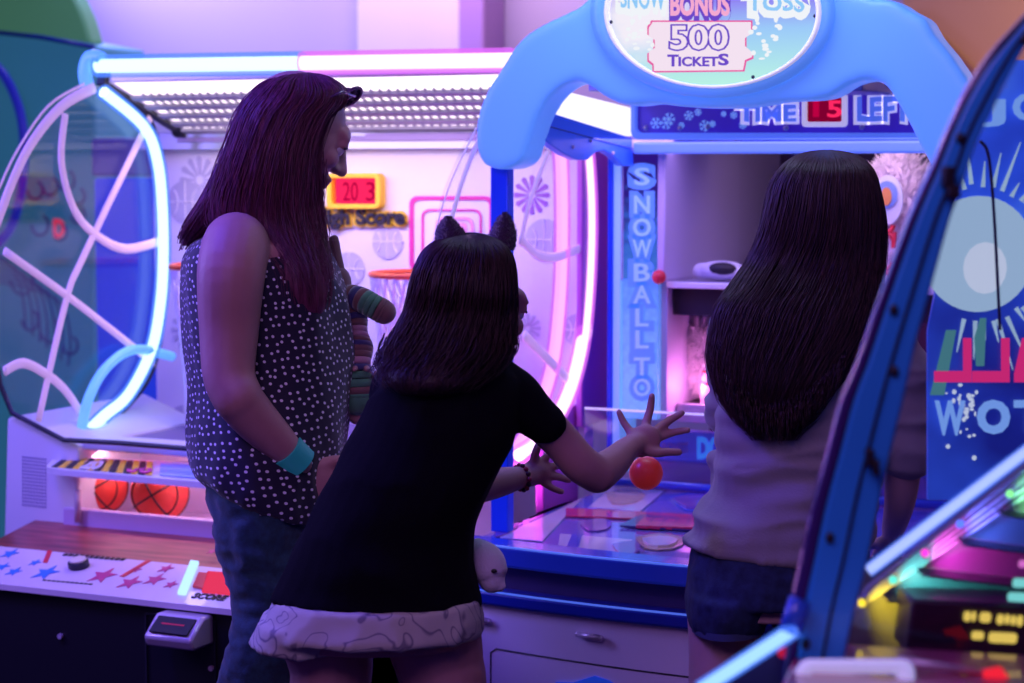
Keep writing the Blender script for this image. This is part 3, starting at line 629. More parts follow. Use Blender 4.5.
b = MB(); c = on(888, 200, 'Y', 4.38); disc(b, c, V((.035, 0, 0)), V((0, 0, .055)), 0, (0, -.008, 0)); disc(b, c+V((0, -.009, .012)), V((.024, 0, 0)), V((0, 0, .03)), 1, (0, -.004, 0)); disc(b, c+V((0, -.014, .008)), V((.012, 0, 0)), V((0, 0, .02)), 2, (0, -.003, 0))
for i, yy in enumerate((225, 240, 262, 280)):
    q = on(886, yy, 'Y', 4.37); b.torus(q, .016, .006, V((1, 0, 0)), V((0, 0, 1)), 3, 16, 6, 0 if i % 2 else pi, pi if i % 2 else 2*pi); b.obox(q+V((.018*(1 if i % 2 else -1), 0, 0)), V((.005, 0, 0)), V((0, .004, 0)), V((0, 0, .018)), 3)
build(b, 'emblem_print', [mat('emblem_white', (.85, .85, .95), .5), mat('emblem_blue', (.25, .4, .85), .5), mat('emblem_orange', (.95, .35, .1), .5), M['redpl']], sn)
b = MB(); c = on(714, 385, 'Y', 4.3); zbq = zq
b.loft([[c*0+V((c.x+r*cos(2*pi*j/16), c.y+r*sin(2*pi*j/16), zbq+h)) for j in range(16)] for r, h in ((.03, .001), (.031, .02), (.028, .06), (.018, .09), (.012, .10), (.012, .13))], 0)
b.torus(V((c.x, c.y, zbq+.05)), .0295, .004, V((1, 0, 0)), V((0, 1, 0)), 1, 20, 6); b.torus(V((c.x, c.y, zbq+.075)), .023, .004, V((1, 0, 0)), V((0, 1, 0)), 1, 20, 6)
build(b, 'lit_target_body', [mat('pink_lit_plastic', (.9, .3, .6), .4, emit=(1, .25, .75), es=.9), M['redpl']], sn, smooth=True)
# plush with dark visor on the shelf
c = on(722, 270, 'Y', 4.3); c.z = zs+.0255
b = MB(); b.ell(c, V((.058, 0, 0)), V((0, .035, 0)), V((0, 0, .022))); b.ell(c+V((-.045, .0, -.002)), V((.025, 0, 0)), V((0, .02, 0)), V((0, 0, .018))); b.ell(c+V((.05, 0, -.004)), V((.02, 0, 0)), V((0, .02, 0)), V((0, 0, .017)))
gg = build(b, 'snow_goggles', M['white'], smooth=True); tag(gg, 'white snow goggles with a dark lens lying on the target shelf', 'goggles')
b = MB(); b.ell(c+V((.008, -.022, .004)), V((.034, 0, 0)), V((0, .018, 0)), V((0, 0, .015))); o = build(b, 'lens', M['ink'], gg, smooth=True)
o.data.transform(Matrix.Translation(V((0, 0, 0))))
# ---------------------------------------------------------------- playfield
zT = .752; yF = 3.5; yBk = 4.5
def tt(px, py, h=0):
    q_ = on(px, py, 'Z', zT+h); q_.x = max(SL+.03, min(SR, q_.x)); q_.y = max(yF+.02, q_.y); return q_
PF = {n: mat('field_'+n, c, .16, coat=.9) for n, c in dict(base=(.2, .16, .6), white=(.7, .62, .8), blue=(.03, .12, .7), red=(.75, .04, .1), tan=(.55, .35, .22), purple=(.28, .1, .42), dark=(.05, .03, .15)).items()}
fl = list(PF.values()); fi = {k: i for i, k in enumerate(PF)}
b = MB(); b.box(SL+.02, SR+.02, yF+.02, yBk+.1, zT-.03, zT, fi['base'])
def tp(pts, k, h=.001): b.prism([tt(x, y, h*.6) for x, y in spl2(pts+[pts[0]], 2)[:-1]], (0, 0, h), fi[k])
def tq(pts, k, h=.001): b.prism([tt(x, y, h*.6) for x, y in pts], (0, 0, h), fi[k])
tq([(486, 489), (600, 490), (596, 512), (480, 508)], 'blue'); tq([(510, 496), (548, 497), (542, 542), (500, 538)], 'white', .002)
tq([(596, 486), (668, 488), (640, 512), (588, 508)], 'white', .002); tp([(606, 494), (630, 490), (646, 496), (634, 504), (612, 505)], 'tan', .003)
tq([(566, 509), (700, 516), (700, 522), (566, 517)], 'red', .003); tq([(640, 516), (700, 521), (700, 532), (620, 527)], 'dark', .004)
for i in range(5): tq([(644+i*12, 519.5+i*.5), (653+i*12, 520+i*.5), (648+i*12, 529+i*.4), (636+i*12, 528+i*.4)], 'red', .006)
tp([(668, 497), (700, 492), (730, 500), (716, 512), (684, 510)], 'blue', .002); tp([(672, 499), (700, 495), (724, 501), (712, 509), (686, 508)], 'purple', .004)
tp([(580, 524), (596, 519), (612, 522), (606, 530), (588, 531)], 'purple', .002); tp([(636, 538), (660, 534), (686, 540), (672, 550), (644, 549)], 'tan', .002); tp([(642, 540), (660, 537), (678, 541), (668, 547), (648, 546)], 'white', .004)
tq([(560, 534), (632, 540), (624, 566), (548, 556)], 'white', .001); tp([(612, 546), (634, 542), (640, 552), (622, 556)], 'purple', .004)
tp([(480, 500), (500, 497), (528, 504), (524, 514), (490, 516)], 'purple', .004); tp([(484, 502), (500, 500), (520, 505), (516, 511), (494, 512)], 'white', .006)
tq([(556, 556), (572, 535), (582, 536), (566, 558)], 'blue', .003); tp([(470, 524), (500, 520), (516, 528), (496, 538)], 'purple', .003)
build(b, 'playfield', fl, sn)
b = MB(); b.prism([tt(x, y, .09) for x, y in ((480, 470), (760, 474), (760, 468), (480, 464))], (0, 0, .004)); 
# glass fences of the playfield
b = MB(); b.prism([V((SL+.03, yF+.08, zT)), V((SR, yF+.08, zT)), V((SR, yF+.3, zT+.2)), V((SL+.03, yF+.3, zT+.2))], (0, .004, .002)); 
b = MB(); zg = on(650, 412, 'Y', 4.14).z; b.box(SL+.02, SR+.02, 4.14, 4.146, zT, zg); build(b, 'ball_guard_pane', M['glass'], sn)
b = MB(); b.tube([V((SL+.02, 4.143, zg)), V((SR+.02, 4.143, zg))], .0025, 0, 6); build(b, 'guard_pane_edge', M['whitelit'], sn)
# DOUBLE rail
yD = 4.45; za = on(680, 461, 'Y', yD).z; zb2 = on(680, 431, 'Y', yD).z
b = MB(); b.box(SL+.05, SR+.05, yD, yD+.03, za, zb2); build(b, 'lettered_rail', mat('rail_violet', (.12, .1, .7), .4, emit=(.08, .06, .6), es=.3), sn, bevel=.002); lr_ = bpy.data.objects['lettered_rail']
b = MB(); b.box(SL+.05, SR+.05, yD-.01, yD+.03, zT, za-.001); build(b, 'field_back_wall', mat('back_lilac', (.5, .3, .7), .4), sn, bevel=.002)
b = MB(); st_(b, 'DOUBLE', 698, 438, 760, 458, yD-.002, 0, .05); st_(b, 'SNOWFEST', 662, 443, 688, 453, yD-.002, 1, .02)
build(b, 'rail_lettering', [mat('rail_sky', (.08, .35, .9), .4, emit=(.05, .25, .9), es=.6), mat('rail_pinkletters', (.6, .3, .7), .4)], lr_)
b = MB(); zz_ = on(620, 482, 'Y', 4.3).z; b.tube([V((SL+.03, 4.3, zz_)), V((SR, 4.3, zz_))], .01, 0, 8); build(b, 'field_bar', M['blue'], sn, smooth=True)
# rim, apron, bumper, front (slightly bowed)
def bow(x, d=.05): t = (x-(SL+SR)/2)/((SR-SL)/2); return yF-d*(1-t*t)
xs = [SL+.0+(SR-SL+.02)*i/24 for i in range(25)]
def bowbar(z0, z1, off0, off1, mi=0):      # bowed bar from front offset off0 to off1
    b = MB(); b.prism([V((x, bow(x)-off0, z0)) for x in xs]+[V((x, bow(x)+off1, z0)) for x in xs[::-1]], (0, 0, z1-z0)); return b
build(bowbar(zT-.028, zT+.014, .012, .06), 'front_rim', mat('rim_blue', (.02, .06, .6), .25, coat=.5, emit=(.02, .04, .8), es=.08), sn, bevel=.006)
b = MB(); b.tube([V((x, bow(x)-.012, zT+.013)) for x in xs], .0022, 0, 6); build(b, 'rim_highlight_strip', M['rail'], sn)
zm0, zm1 = on(582, 619, 'Y', 3.44).z, on(582, 604, 'Y', 3.44).z
build(bowbar(zm1-.002, zT-.03, -.03, .1), 'dark_apron', mat('apron_dark', (.09, .05, .2), .4), sn)
build(bowbar(zm0, zm1, .015, .08), 'front_bumper', M['deep'], sn, bevel=.006)
b = MB(); b.tube([V((x, bow(x)-.014, zm1)) for x in xs], .002, 0, 6); build(b, 'bumper_edge', M['rail'], sn)
build(bowbar(0.02, zm0-.001, 0, .6), 'front_cabinet', mat('front_lilac', (.85, .74, .92), .45), sn, bevel=.003)
def fr(px, py):
    p = on(px, py, 'Y', 3.46); return V((p.x, bow(p.x), p.z))
b = MB(); b.limb([fr(580, 633)-V((0, .008, 0)), fr(604, 637)-V((0, .008, 0))], [.006, .006]); build(b, 'drawer_pull', M['silver'], sn, smooth=True)
b = MB(); b.limb([fr(470, 620)-V((0, .008, 0)), fr(486, 623)-V((0, .008, 0))], [.006, .006]); build(b, 'drawer_pull', M['silver'], sn, smooth=True)
b = MB(); pp = [fr(486, 700), fr(486, 655), fr(492, 651)]+[fr(x, 651+(x-492)*.125) for x in range(500, 760, 20)]; b.tube(pp, .0018, 0, 6); build(b, 'door_seam', M['ink'], sn)
b = MB(); pts = [fr(x, y)-V((0, .004, 0)) for x, y in ((553, 700), (556, 682), (574, 682), (596, 675), (612, 680), (624, 690), (624, 700))]; b.prism(pts, (0, .006, 0)); build(b, 'blue_decal', M['bluelit'], sn)
b = MB(); b.box(SL+.0, SR+.02, 3.6, 5.08, 0.02, zT-.031); build(b, 'cabinet_body', M['black'], sn)

# ================================================================ left neighbour: green topped cabinet
nb = thing('teal_game_cabinet', 'dim teal and green arcade cabinet behind the left side guard, cloud scroll artwork', 'arcade game', (-5.1, 5.9, 0))
yN = 5.6
def nn_(px, py, y=yN): return on(px, py, 'Y', y)
b = MB(); b.prism([nn_(*p) for p in ((-60, 28), (40, 36), (93, 46), (95, 100), (95, 560), (-60, 560))], (0, .3, 0)); b.v = [V((q_.x, q_.y, 0)) if q_.z < .8 else q_ for q_ in b.v]; build(b, 'side_panel', mat('teal_panel', (.08, .35, .42), .5, emit=(.05, .3, .4), es=.25), nb, bevel=.01)
b = MB(); P = [(-60, 34)]+spl2([(-60, -90), (0, -60), (44, -40), (68, -12), (82, 14), (91, 44)], 4); b.prism([nn_(x, y, yN+.01) for x, y in P], (0, .08, 0)); build(b, 'green_dome', mat('green_dome', (.12, .4, .15), .5, emit=(.12, .4, .2), es=.25), nb, bevel=.03)
b = MB(); b.tube([nn_(*p, yN-.01) for p in ((-60, 26), (40, 37), (94, 47))], .008, 0, 8); build(b, 'dome_trim', M['deep'], nb, smooth=True)
b = MB()
for cx_, cy_, r_ in ((35, 190, 9), (50, 186, 9), (66, 180, 10), (78, 196, 8), (40, 225, 10), (60, 232, 8), (30, 320, 10), (50, 330, 12), (22, 280, 14), (70, 345, 9), (78, 215, 8)):
    c = nn_(cx_, cy_, yN-.004); k = r_/F*(c-CAM).length; b.torus(c, k, .005, V((1, 0, 0)), V((0, 0, 1)), 0, 20, 5, pi, 2.35*pi)
for i in range(7): b.tube(smoothpts([nn_(-20+i*3, 252+i*5, yN-.004), nn_(8+i*8, 262+i*6, yN-.004), nn_(22+i*8, 292+i*7, yN-.004), nn_(26+i*7, 330+i*6, yN-.004)], 4), .004, 0, 5)
build(b, 'scroll_artwork', mat('art_dark_teal', (.03, .08, .3), .5), nb)
b = MB(); st_(b, 'D', 54, 220, 64, 237, yN-.006, 0, .05); build(b, 'red_emblem', mat('red_emblem', (.8, .05, .1), .5, emit=(1, .05, .1), es=.6), nb)
b = MB(); b.tube(smoothpts([nn_(x, y, 5.45) for x, y in ((-30, 50), (0, 70), (18, 105), (24, 145), (20, 195), (6, 235), (-30, 262))], 6), .016, 0, 10); build(b, 'arc_tube', mat('arc_deep_blue', (.02, .03, .4), .3, emit=(.02, .03, .6), es=.3), nb, smooth=True)
bp = thing('blue_game_cabinet', 'plain deep blue lit cabinet seen through the left side guard', 'arcade game', (-3.9, 5.1, 0))
b = MB(); p, q = on(93, 178, 'Y', 5.0), on(168, 178, 'Y', 5.0); b.box(p.x, q.x, 5.0, 5.5, 0, p.z); build(b, 'cabinet_shell', mat('lit_blue_side', (.03, .1, .8), .5, emit=(.03, .08, .9), es=.32), bp, bevel=.01)
b = MB(); b.box(p.x, q.x, 4.99, 5.4, p.z+.005, p.z+.12); build(b, 'cabinet_top', mat('violet_grey_top', (.25, .25, .6), .5), bp, bevel=.01)
# ================================================================ near machine on the right
D1 = 2.0; D2 = 2.75
rm = thing('redemption_machine', 'near arcade cabinet with a curved blue side frame, neon edges and moon artwork', 'arcade game', (-.33, 2.1, 0))
def f1(px, py, d=D1): return onf(px, py, d)
def f2(px, py, d=D2): return onf(px, py, d)
Lf = [(1066, -30), (1028, 13), (992, 52), (969, 86), (952, 120), (936, 158), (909, 221), (880, 300), (858, 364), (842, 402), (828, 455), (813, 510), (802, 560), (792, 610), (782, 690)]
Rt = [(1100, -20), (1050, 12), (1018, 60), (994, 108), (977, 143), (961, 191), (950, 221), (931, 290), (916, 345), (904, 400), (894, 440), (884, 483), (867, 566), (855, 612), (838, 690)]
n_ = 5
L_ = spl2(Lf, n_); R_ = spl2(Rt, n_)
def mix(a, b_, t): return (a[0]*(1-t)+b_[0]*t, a[1]*(1-t)+b_[1]*t)
b = MB(); k0 = [mix(a, c, .2) for a, c in zip(L_, R_)]
b.prism([f1(*p) for p in k0]+[f1(*p) for p in R_[::-1]], CF*.012, 0)
build(b, 'side_frame', [mat('frame_blue', (.03, .34, .95), .35, var=.1, vscale=3, coat=.2)], rm, bevel=.003)
b = MB(); b.prism([f1(*p) for p in L_]+[f1(*mix(a, c, .19)) for a, c in zip(L_, R_)][::-1], CF*.018, 0)
build(b, 'frame_edge_molding', mat('edge_dark_violet', (.05, .02, .16), .2, coat=.6), rm, bevel=.003)
b = MB(); b.tube([f1(*mix(a, c, .62))-CF*.001 for a, c in zip(L_, R_)], .0016, 0, 6); build(b, 'frame_seam', M['ink'], rm)
for s, t in ((.125, .8), (.31, .45), (.52, .35), (.61, .72), (.83, .35), (.96, .3)):
    i = int(s*(len(L_)-1)); c = f1(*mix(L_[i], R_[i], t))-CF*.001
    b = MB(); b.ell(c, CR*.0045, CF*.003, UP*.006); build(b, 'bolt', M['dark'], rm, smooth=True)
for px, py, w_, h_ in ((946, 177, 11, 11), (951, 192, 13, 7), (868, 456, 8, 9), (874, 466, 6, 8)):
    c = f1(px, py)-CF*.008; b = MB(); b.obox(c, CR*w_/2*.001, CF*.008, UP*h_*.0006*1.6); build(b, 'latch', M['ink'], rm, bevel=.002)
# far art panel (backlit print) with moon, rays and lettering
def artmat():
    m, nt, o = newmat('night_sky_art'); L = nt.links; tc = N(nt, 'ShaderNodeTexCoord')
    n = N(nt, 'ShaderNodeTexNoise', i_Scale=4.0, i_Detail=3.0); L.new(tc.outputs['Object'], n.inputs[0])
    r = N(nt, 'ShaderNodeValToRGB'); L.new(n.outputs[0], r.inputs[0]); e = r.color_ramp.elements
    e[0].position = .3; e[0].color = (.01, .02, .22, 1); e[1].position = .75; e[1].color = (.12, .35, .85, 1); x = e.new(.52); x.color = (.03, .1, .65, 1)
    em = N(nt, 'ShaderNodeEmission'); em.inputs[1].default_value = .6; L.new(r.outputs[0], em.inputs[0])
    d = N(nt, 'ShaderNodeBsdfPrincipled', i_Roughness=.3); L.new(r.outputs[0], d.inputs['Base Color'])
    a = N(nt, 'ShaderNodeAddShader'); L.new(em.outputs[0], a.inputs[0]); L.new(d.outputs[0], a.inputs[1]); L.new(a.outputs[0], o.inputs[0]); return m
b = MB(); ap = [(1200, 60), (1010, 60), (975, 140), (952, 215), (936, 290), (928, 330), (928, 500), (1000, 500), (1200, 490)]
b.prism([f2(*p) for p in ap], CF*.01, 0); build(b, 'artwork_panel', artmat(), rm)
A_ = [lit('moon_glow', (.42, .6, .8), .8), lit('ray_pale', (.42, .6, .8), .75), lit('print_lit_sky', (.22, .42, .95), .85), lit('neon_print_red', (.85, .03, .22), .8), lit('art_green', (.12, .4, .45), .5), lit('art_white', (.7, .78, .95), .8)]
b = MB(); c = f2(978, 254, D2-.003); k = 1/F*D2
disc(b, c, CR*k*56, UP*k*58, 0, -CF*.002, 40)
b.ell(f2(985, 268, D2-.006), CR*k*22, CF*.001, UP*k*26, 5, 20, 8)
build(b, 'moon_disc', A_, rm); b = MB()
random.seed(11)
for i in range(46):
    a = 2*pi*i/46+random.uniform(-.05, .05); r0 = random.uniform(64, 70); r1 = random.uniform(80, 125); d = CR*cos(a)+UP*sin(a); e = CR*-sin(a)+UP*cos(a)
    x_ = 978+cos(a)*r1
    if x_ < 948: continue
    b.prism([c+d*k*r0-e*k*2.2, c+d*k*r1-e*k*.3, c+d*k*r1+e*k*.3, c+d*k*r0+e*k*2.2], -CF*.002, 1 if i % 3 else 0)
build(b, 'moon_rays', A_, rm)
def ft(s, x0, y0, x1, y1, mi, off=.05, d=D2-.008, grow=0):
    b = MB(); o = onf(x0, y1, d); text_into(b, s, o, onf(x1, y1, d)-o, onf(x0, y0, d)-o, mi, off, .002, 0, grow); build(b, 'artwork_letter', A_, rm)
ft('W', 936, 402, 964, 434, 2, .03); ft('O', 979, 402, 1008, 432, 2, .05); ft('T', 1016, 402, 1044, 432, 2, .04)
ft('J', 984, 100, 1003, 126, 2, .03); ft('C', 1014, 94, 1040, 120, 2, .03)
for X0 in (934, 972):
    b = MB(); p = [(X0, 371), (X0+29, 371), (X0+29, 338), (X0+37, 338), (X0+37, 382), (X0, 382)]
    b.prism([f2(*q, D2-.006) for q in p], -CF*.004, 3); build(b, 'red_print_shape', A_, rm)
b = MB()
b.prism([f2(*q, D2-.006) for q in ((1014, 374), (1022, 338), (1050, 338), (1050, 382), (1014, 382))], -CF*.004, 3)
b.prism([f2(*q, D2-.004) for q in ((930, 395), (946, 330), (956, 330), (944, 395))], -CF*.002, 4); b.prism([f2(*q, D2-.004) for q in ((974, 338), (980, 318), (986, 318), (984, 366), (976, 366))], -CF*.002, 4)
for i in range(40):
    a = random.uniform(0, 2*pi); r = abs(random.gauss(0, 16)); b.ell(f2(966+r*cos(a)*.8, 412+r*sin(a)*1.3, D2-.005), CR*k*random.uniform(1, 3), CF*.001, UP*k*random.uniform(1, 3), 5, 8, 5)
build(b, 'artwork_print', A_, rm)
b = MB(); b.tube(smoothpts([f2(*p, D2-.05) for p in ((980, 141), (987, 150), (991, 175), (995, 230), (1000, 330))], 5), .0022, 0, 6); build(b, 'cable', M['dark'], rm, smooth=True)
b = MB(); b.hexa([f1(1120, 700, 2.1), f1(1150, 700, 2.1), f1(1150, 700, 2.76), f1(1120, 700, 2.76)]+[V((q_.x, q_.y, 1.72)) for q_ in (f1(1120, 700, 2.1), f1(1150, 700, 2.1), f1(1150, 700, 2.76), f1(1120, 700, 2.76))]); build(b, 'right_wall_panel', M['deep'], rm, bevel=.005)
b = MB(); q0_, q1_, q2_, q3_ = f1(1040, -20, 2.0), f1(1190, -20, 2.0), f1(1190, -20, 2.8), f1(1040, -20, 2.8); b.hexa([V((q_.x, q_.y, 1.72)) for q_ in (q0_, q1_, q2_, q3_)]+[V((q_.x, q_.y, 1.75)) for q_ in (q0_, q1_, q2_, q3_)]); build(b, 'roof_panel', M['deep'], rm, bevel=.005)
# near glass pane inside the frame
b = MB(); b.prism([f1(*p, D1+.02) for p in R_]+[f1(1200, 690, D1+.02), f1(1200, -20, D1+.02)], CF*.004, 0); build(b, 'window_pane', M['glass'], rm)
# neon edges
neon('edge_light_tube', [f1(700, 690, 1.98), f1(796, 628, 1.98)], .0062, rm, glow('edge_core', (.35, .6, 1), 2.4), M['nsl'], 1.5)
neon('edge_light_tube', [f1(868, 571, 2.1), f1(1040, 441, 2.1)], .0052, rm, glow('edge_core_white', (.62, .68, 1), 1.9), M['nsl'], 1.4)
b = MB(); b.tube([f1(790, 632, 1.985), f1(800, 600, 1.985)], .012, 0, 10); build(b, 'tube_socket', M['blue'], rm, smooth=True)
# dark sloping lane panel with coloured lamps
b = MB(); b.prism([f1(*p, 2.32) for p in ((838, 640), (868, 590), (1060, 440), (1200, 400), (1200, 720), (838, 720))], CF*.02, 0); build(b, 'lamp_panel', mat('panel_grey_gloss', (.12, .12, .15), .5), rm)
lamps = [((862, 603), (1, .72, .03), .4, 'yellow'), ((893, 580), (.1, .8, .6), .6, 'teal'), ((925, 553), (1, .05, .6), .6, 'magenta'), ((960, 524), (.1, .2, 1), .5, 'blue'), ((1010, 494), (.25, .9, .25), .6, 'green')]
for (px, py), col, s, nm in lamps:
    c = f1(px, py, 2.285); b = MB(); b.ball(c, .005, 0); o = build(b, 'lane_lamp', glow('lamp_'+nm, col, 1.6), rm, smooth=True); o['label'] = nm+' lamp'
    ld = bpy.data.lights.new(nm+'_lamp_light', 'SPOT'); ld.energy = s*2.2; ld.color = col; ld.shadow_soft_size = .006; ld.spot_size = radians(120); ld.spot_blend = .9
    lo = bpy.data.objects.new('lane_light', ld); COL.objects.link(lo); lo.location = c-CF*.012+CR*.008
    lo.rotation_euler = (CR*.85+CF*.5-UP*.12).to_track_quat('-Z', 'Y').to_euler()
for py_ in (593, 568, 538, 509, 480, 452):
    px_ = 862+(603-py_)*148/109; b = MB(); a_, c_ = f1(px_+4, py_, 2.315), f1(1200, py_+34, 2.315)
    b.hexa([a_, c_, c_-CF*.05, a_-CF*.05]+[q_+UP*.002 for q_ in (a_, c_, c_-CF*.05, a_-CF*.05)]); build(b, 'lane_divider', M['ink'], rm)
b = MB()
for i in range(4): b.tube([f1(838+i*5, 618-i*2, 2.3), f1(1030+i*6, 466+i*5, 2.3)], .0012, 0, 5)
build(b, 'lane_wire', M['grey'], rm)
# dark display housing with yellow numerals
b = MB(); b.prism([f1(*p, 2.2) for p in ((912, 600), (1060, 606), (1060, 662), (906, 655))], CF*.08, 0); build(b, 'display_housing', M['black'], rm, bevel=.004)
b = MB(); d_ = 2.196
def pill(x0, y0, x1, y1, mi, sl=2, d=d_): b.prism([f1(x+(y1-y)*.12, y+(x-x0)*.05, d) for x, y in rrect(x0, y0, x1, y1, (y1-y0)*.3, 3)], -CF*.002, mi)
for x0, y0, x1, y1 in ((963, 611, 970, 621), (971, 611, 975, 621), (979, 612, 990, 622), (996, 614, 1003, 624), (1004, 614, 1009, 624), (1010, 615, 1015, 625), (1016, 615, 1022, 626), (971, 631, 983, 639), (988, 632, 1016, 642)): pill(x0, y0, x1, y1, 0)
for x0, y0, x1, y1 in ((1012, 578, 1026, 587), (1007, 592, 1028, 601)): pill(x0, y0, x1, y1, 1, 2, 2.19)
pill(1018, 560, 1030, 567, 2)
build(b, 'display_numerals', [glow('numeral_yellow', (.95, .68, .12), .95), glow('numeral_teal', (.25, .85, .75), .9), glow('numeral_pink', (.9, .2, .7), .9)], rm)
# red console with white framed window
b = MB(); b.hexa([f1(780, 700, 1.82), f1(1120, 706, 1.82), f1(1120, 672, 2.12), f1(800, 652, 2.12)] + [p+UP*.012 for p in (f1(780, 700, 1.82), f1(1120, 706, 1.82), f1(1120, 672, 2.12), f1(800, 652, 2.12))]); build(b, 'red_console', mat('console_red', (.4, .01, .08), .3, coat=.5), rm, bevel=.004)
b = MB(); ringplate(b, [f1(x, y, 1.9) for x, y in rrect(796, 659, 915, 730, 14)], [f1(x, y, 1.9) for x, y in rrect(811, 669, 902, 725, 6)], CF*.02-UP*.01, 0); build(b, 'console_frame', mat('console_white', (.8, .75, .95), .35, emit=(.5, .5, 1), es=.6), rm, smooth=True)  # white plastic given a glow of its own to look brighter
b = MB(); b.limb([f1(900, 660, 1.95), f1(985, 674, 1.95)], [.004, .004]); build(b, 'console_bar', M['silver'], rm, smooth=True)
b = MB(); b.prism([f1(*p, 1.93) for p in ((984, 672), (1002, 668), (1014, 684), (1000, 700), (988, 700))], CF*.01, 0); build(b, 'red_button', glow('button_red', (1, .02, .05), .9), rm, bevel=.002)
base = f1(900, 700, 2.2); ground = 0
b = MB(); c0 = f1(795, 700, 2.06); c1_ = f1(1120, 700, 2.06); c2_ = f1(1160, 700, 2.9); c3_ = f1(835, 700, 2.9)
pts = [V((p.x, p.y, 0.02)) for p in (c0, c1_, c2_, c3_)]; b.hexa(pts+[V((p.x, p.y, .93)) for p in (c0, c1_, c2_, c3_)]); build(b, 'cabinet_body', M['black'], rm, bevel=.01)
b = MB(); b.prism([f1(*p, 2.03) for p in ((700, 700), (700, 692), (795, 640), (800, 700))], CF*.02, 0); build(b, 'lower_side_panel', mat('lower_panel_navy', (.03, .03, .12), .4), rm)
b = MB(); b.ball(f1(783, 652, 2.02), .006, 0); build(b, 'red_indicator', glow('indicator_red', (.9, .02, .1), .5), rm, smooth=True)
# ================================================================ people
def skin(name, col): return mat(name, col, .5, var=.06, vscale=20, spec=.4, bump=.05, bscale=300)
SK = skin('skin_warm', (.5, .25, .27)); SK2 = skin('skin_light', (.62, .38, .38))
def hairmat(name, c): return mat(name, c, .45, var=.5, vscale=30, stretch=(6, 6, .5), spec=.3)
HB = hairmat('hair_auburn', (.16, .035, .09)); HD = hairmat('hair_dark_brown', (.045, .02, .026)); HB3 = hairmat('hair_brown', (.06, .026, .036))
class Pix:                                  # helper giving points and rings at one person's distance
    def __init__(s, D): s.D = D; s.k = D/F
    def p(s, x, y, dd=0): return at(x, y, s.D+dd)
    def ring(s, y, xl, xr, dd=0, th=.1, tilt=0, n=28, e=2.3, fwd=0):
        c = s.p((xl+xr)/2, y, dd); kk = (s.D+dd)/F; a = CR*((xr-xl)/2*kk)+UP*(-tilt*kk); b_ = CF*th
        out = []
        for j in range(n):
            t = 2*pi*j/n; cx_ = abs(cos(t))**(2/e)*(1 if cos(t) >= 0 else -1); sy_ = abs(sin(t))**(2/e)*(1 if sin(t) >= 0 else -1)
            out.append(c+a*cx_+b_*sy_)
        return out
    def loft(s, b, rows, mi=0, **k):
        # rows (y, xl, xr, dd, th[, tilt]) refined by Catmull-Rom so the outline stays soft
        pts = [V(r[:3]) for r in rows]; q = [V((r[3], r[4], r[5] if len(r) > 5 else 0)) for r in rows]
        A = smoothpts(pts, 3); B = smoothpts(q, 3)
        b.loft([s.ring(a.x, a.y, a.z, c.x, max(c.y, .004), c.z, **k) for a, c in zip(A, B)], mi)
def strands(b, P, rows, n, seed, r=.0011, out=.004, th0=0, th1=2*pi, endmin=.6, wav=0, mi=0, start=.0, flick=0):
    """hairs that run down the surface of a lofted hair mass"""
    random.seed(seed); pts = [V(x[:3]) for x in rows]; q = [V((x[3], x[4], x[5] if len(x) > 5 else 0)) for x in rows]
    A = smoothpts(pts, 3); B = smoothpts(q, 3); K = len(A)
    R = [P.ring(a.x, a.y, a.z, c.x, max(c.y, .004), c.z, n=64) for a, c in zip(A, B)]
    C = [sum(r_, V())/64 for r_ in R]
    for i in range(n):
        t = random.uniform(th0, th1)/(2*pi)*64; s0 = int(K*random.uniform(0, start)) if start else 0; e = int(K*random.uniform(endmin, 1.0))
        L = []; o = random.uniform(-.3, 1)*out; ph = random.uniform(0, 6); fr_ = random.uniform(.25, .5); dr = random.uniform(-1.2, 1.2)
        for j in range(s0, e):
            tt_ = (t+dr*j/K*2) % 64; a = R[j][int(tt_)]; c = R[j][(int(tt_)+1) % 64]; p = a.lerp(c, tt_-int(tt_)); d = (p-C[j]).normalized()
            w_ = wav*sin(ph+j*fr_)*(j/K); w2 = wav*cos(ph+j*fr_)*(j/K)
            L.append(p+d*(o+w_+.001+flick*(j/K)**3*o)+CR*w2)
        if len(L) > 3:
            m_ = len(L); b.tube(L, [r*(1-.75*(k_/(m_-1))**3) for k_ in range(m_)], mi, 3, cap=False)
def head_parts(b, c, fwd, up, s, female=True):
    fwd = fwd.normalized(); up = (up-fwd*up.dot(fwd)).normalized(); sd = fwd.cross(up)
    def q(f, d, u): return c+(fwd*f+sd*d+up*u)*s
    def E(f, d, u, a, w_, h): b.ell(q(f, d, u), fwd*a*s, sd*w_*s, up*h*s, 0, 20, 14)
    E(-.012, 0, .026, .09, .072, .08); E(.022, 0, -.012, .068, .064, .075); E(.03, 0, -.058, .052, .048, .045); E(.068, 0, -.09, .02, .022, .017)
    E(.07, 0, .03, .022, .05, .022); E(.062, .034, -.02, .024, .022, .022); E(.062, -.034, -.02, .024, .022, .022)
    b.limb([q(.084, 0, .022), q(.096, 0, -.004), q(.108, 0, -.026)], [.008*s, .0095*s, .0115*s])
    for g in (-1, 1): E(.095, g*.012, -.03, .009, .008, .008); E(-.005, g*.072, -.004, .018, .009, .028); E(.0775, g*.031, .012, .0145, .0165, .0105); b.limb([q(.085, g*.016, .028), q(.08, g*.045, .026)], [.007*s, .005*s])
    E(.089, 0, -.052, .010, .024, .007); E(.087, 0, -.066, .010, .020, .008)
    return q, sd, up, fwd
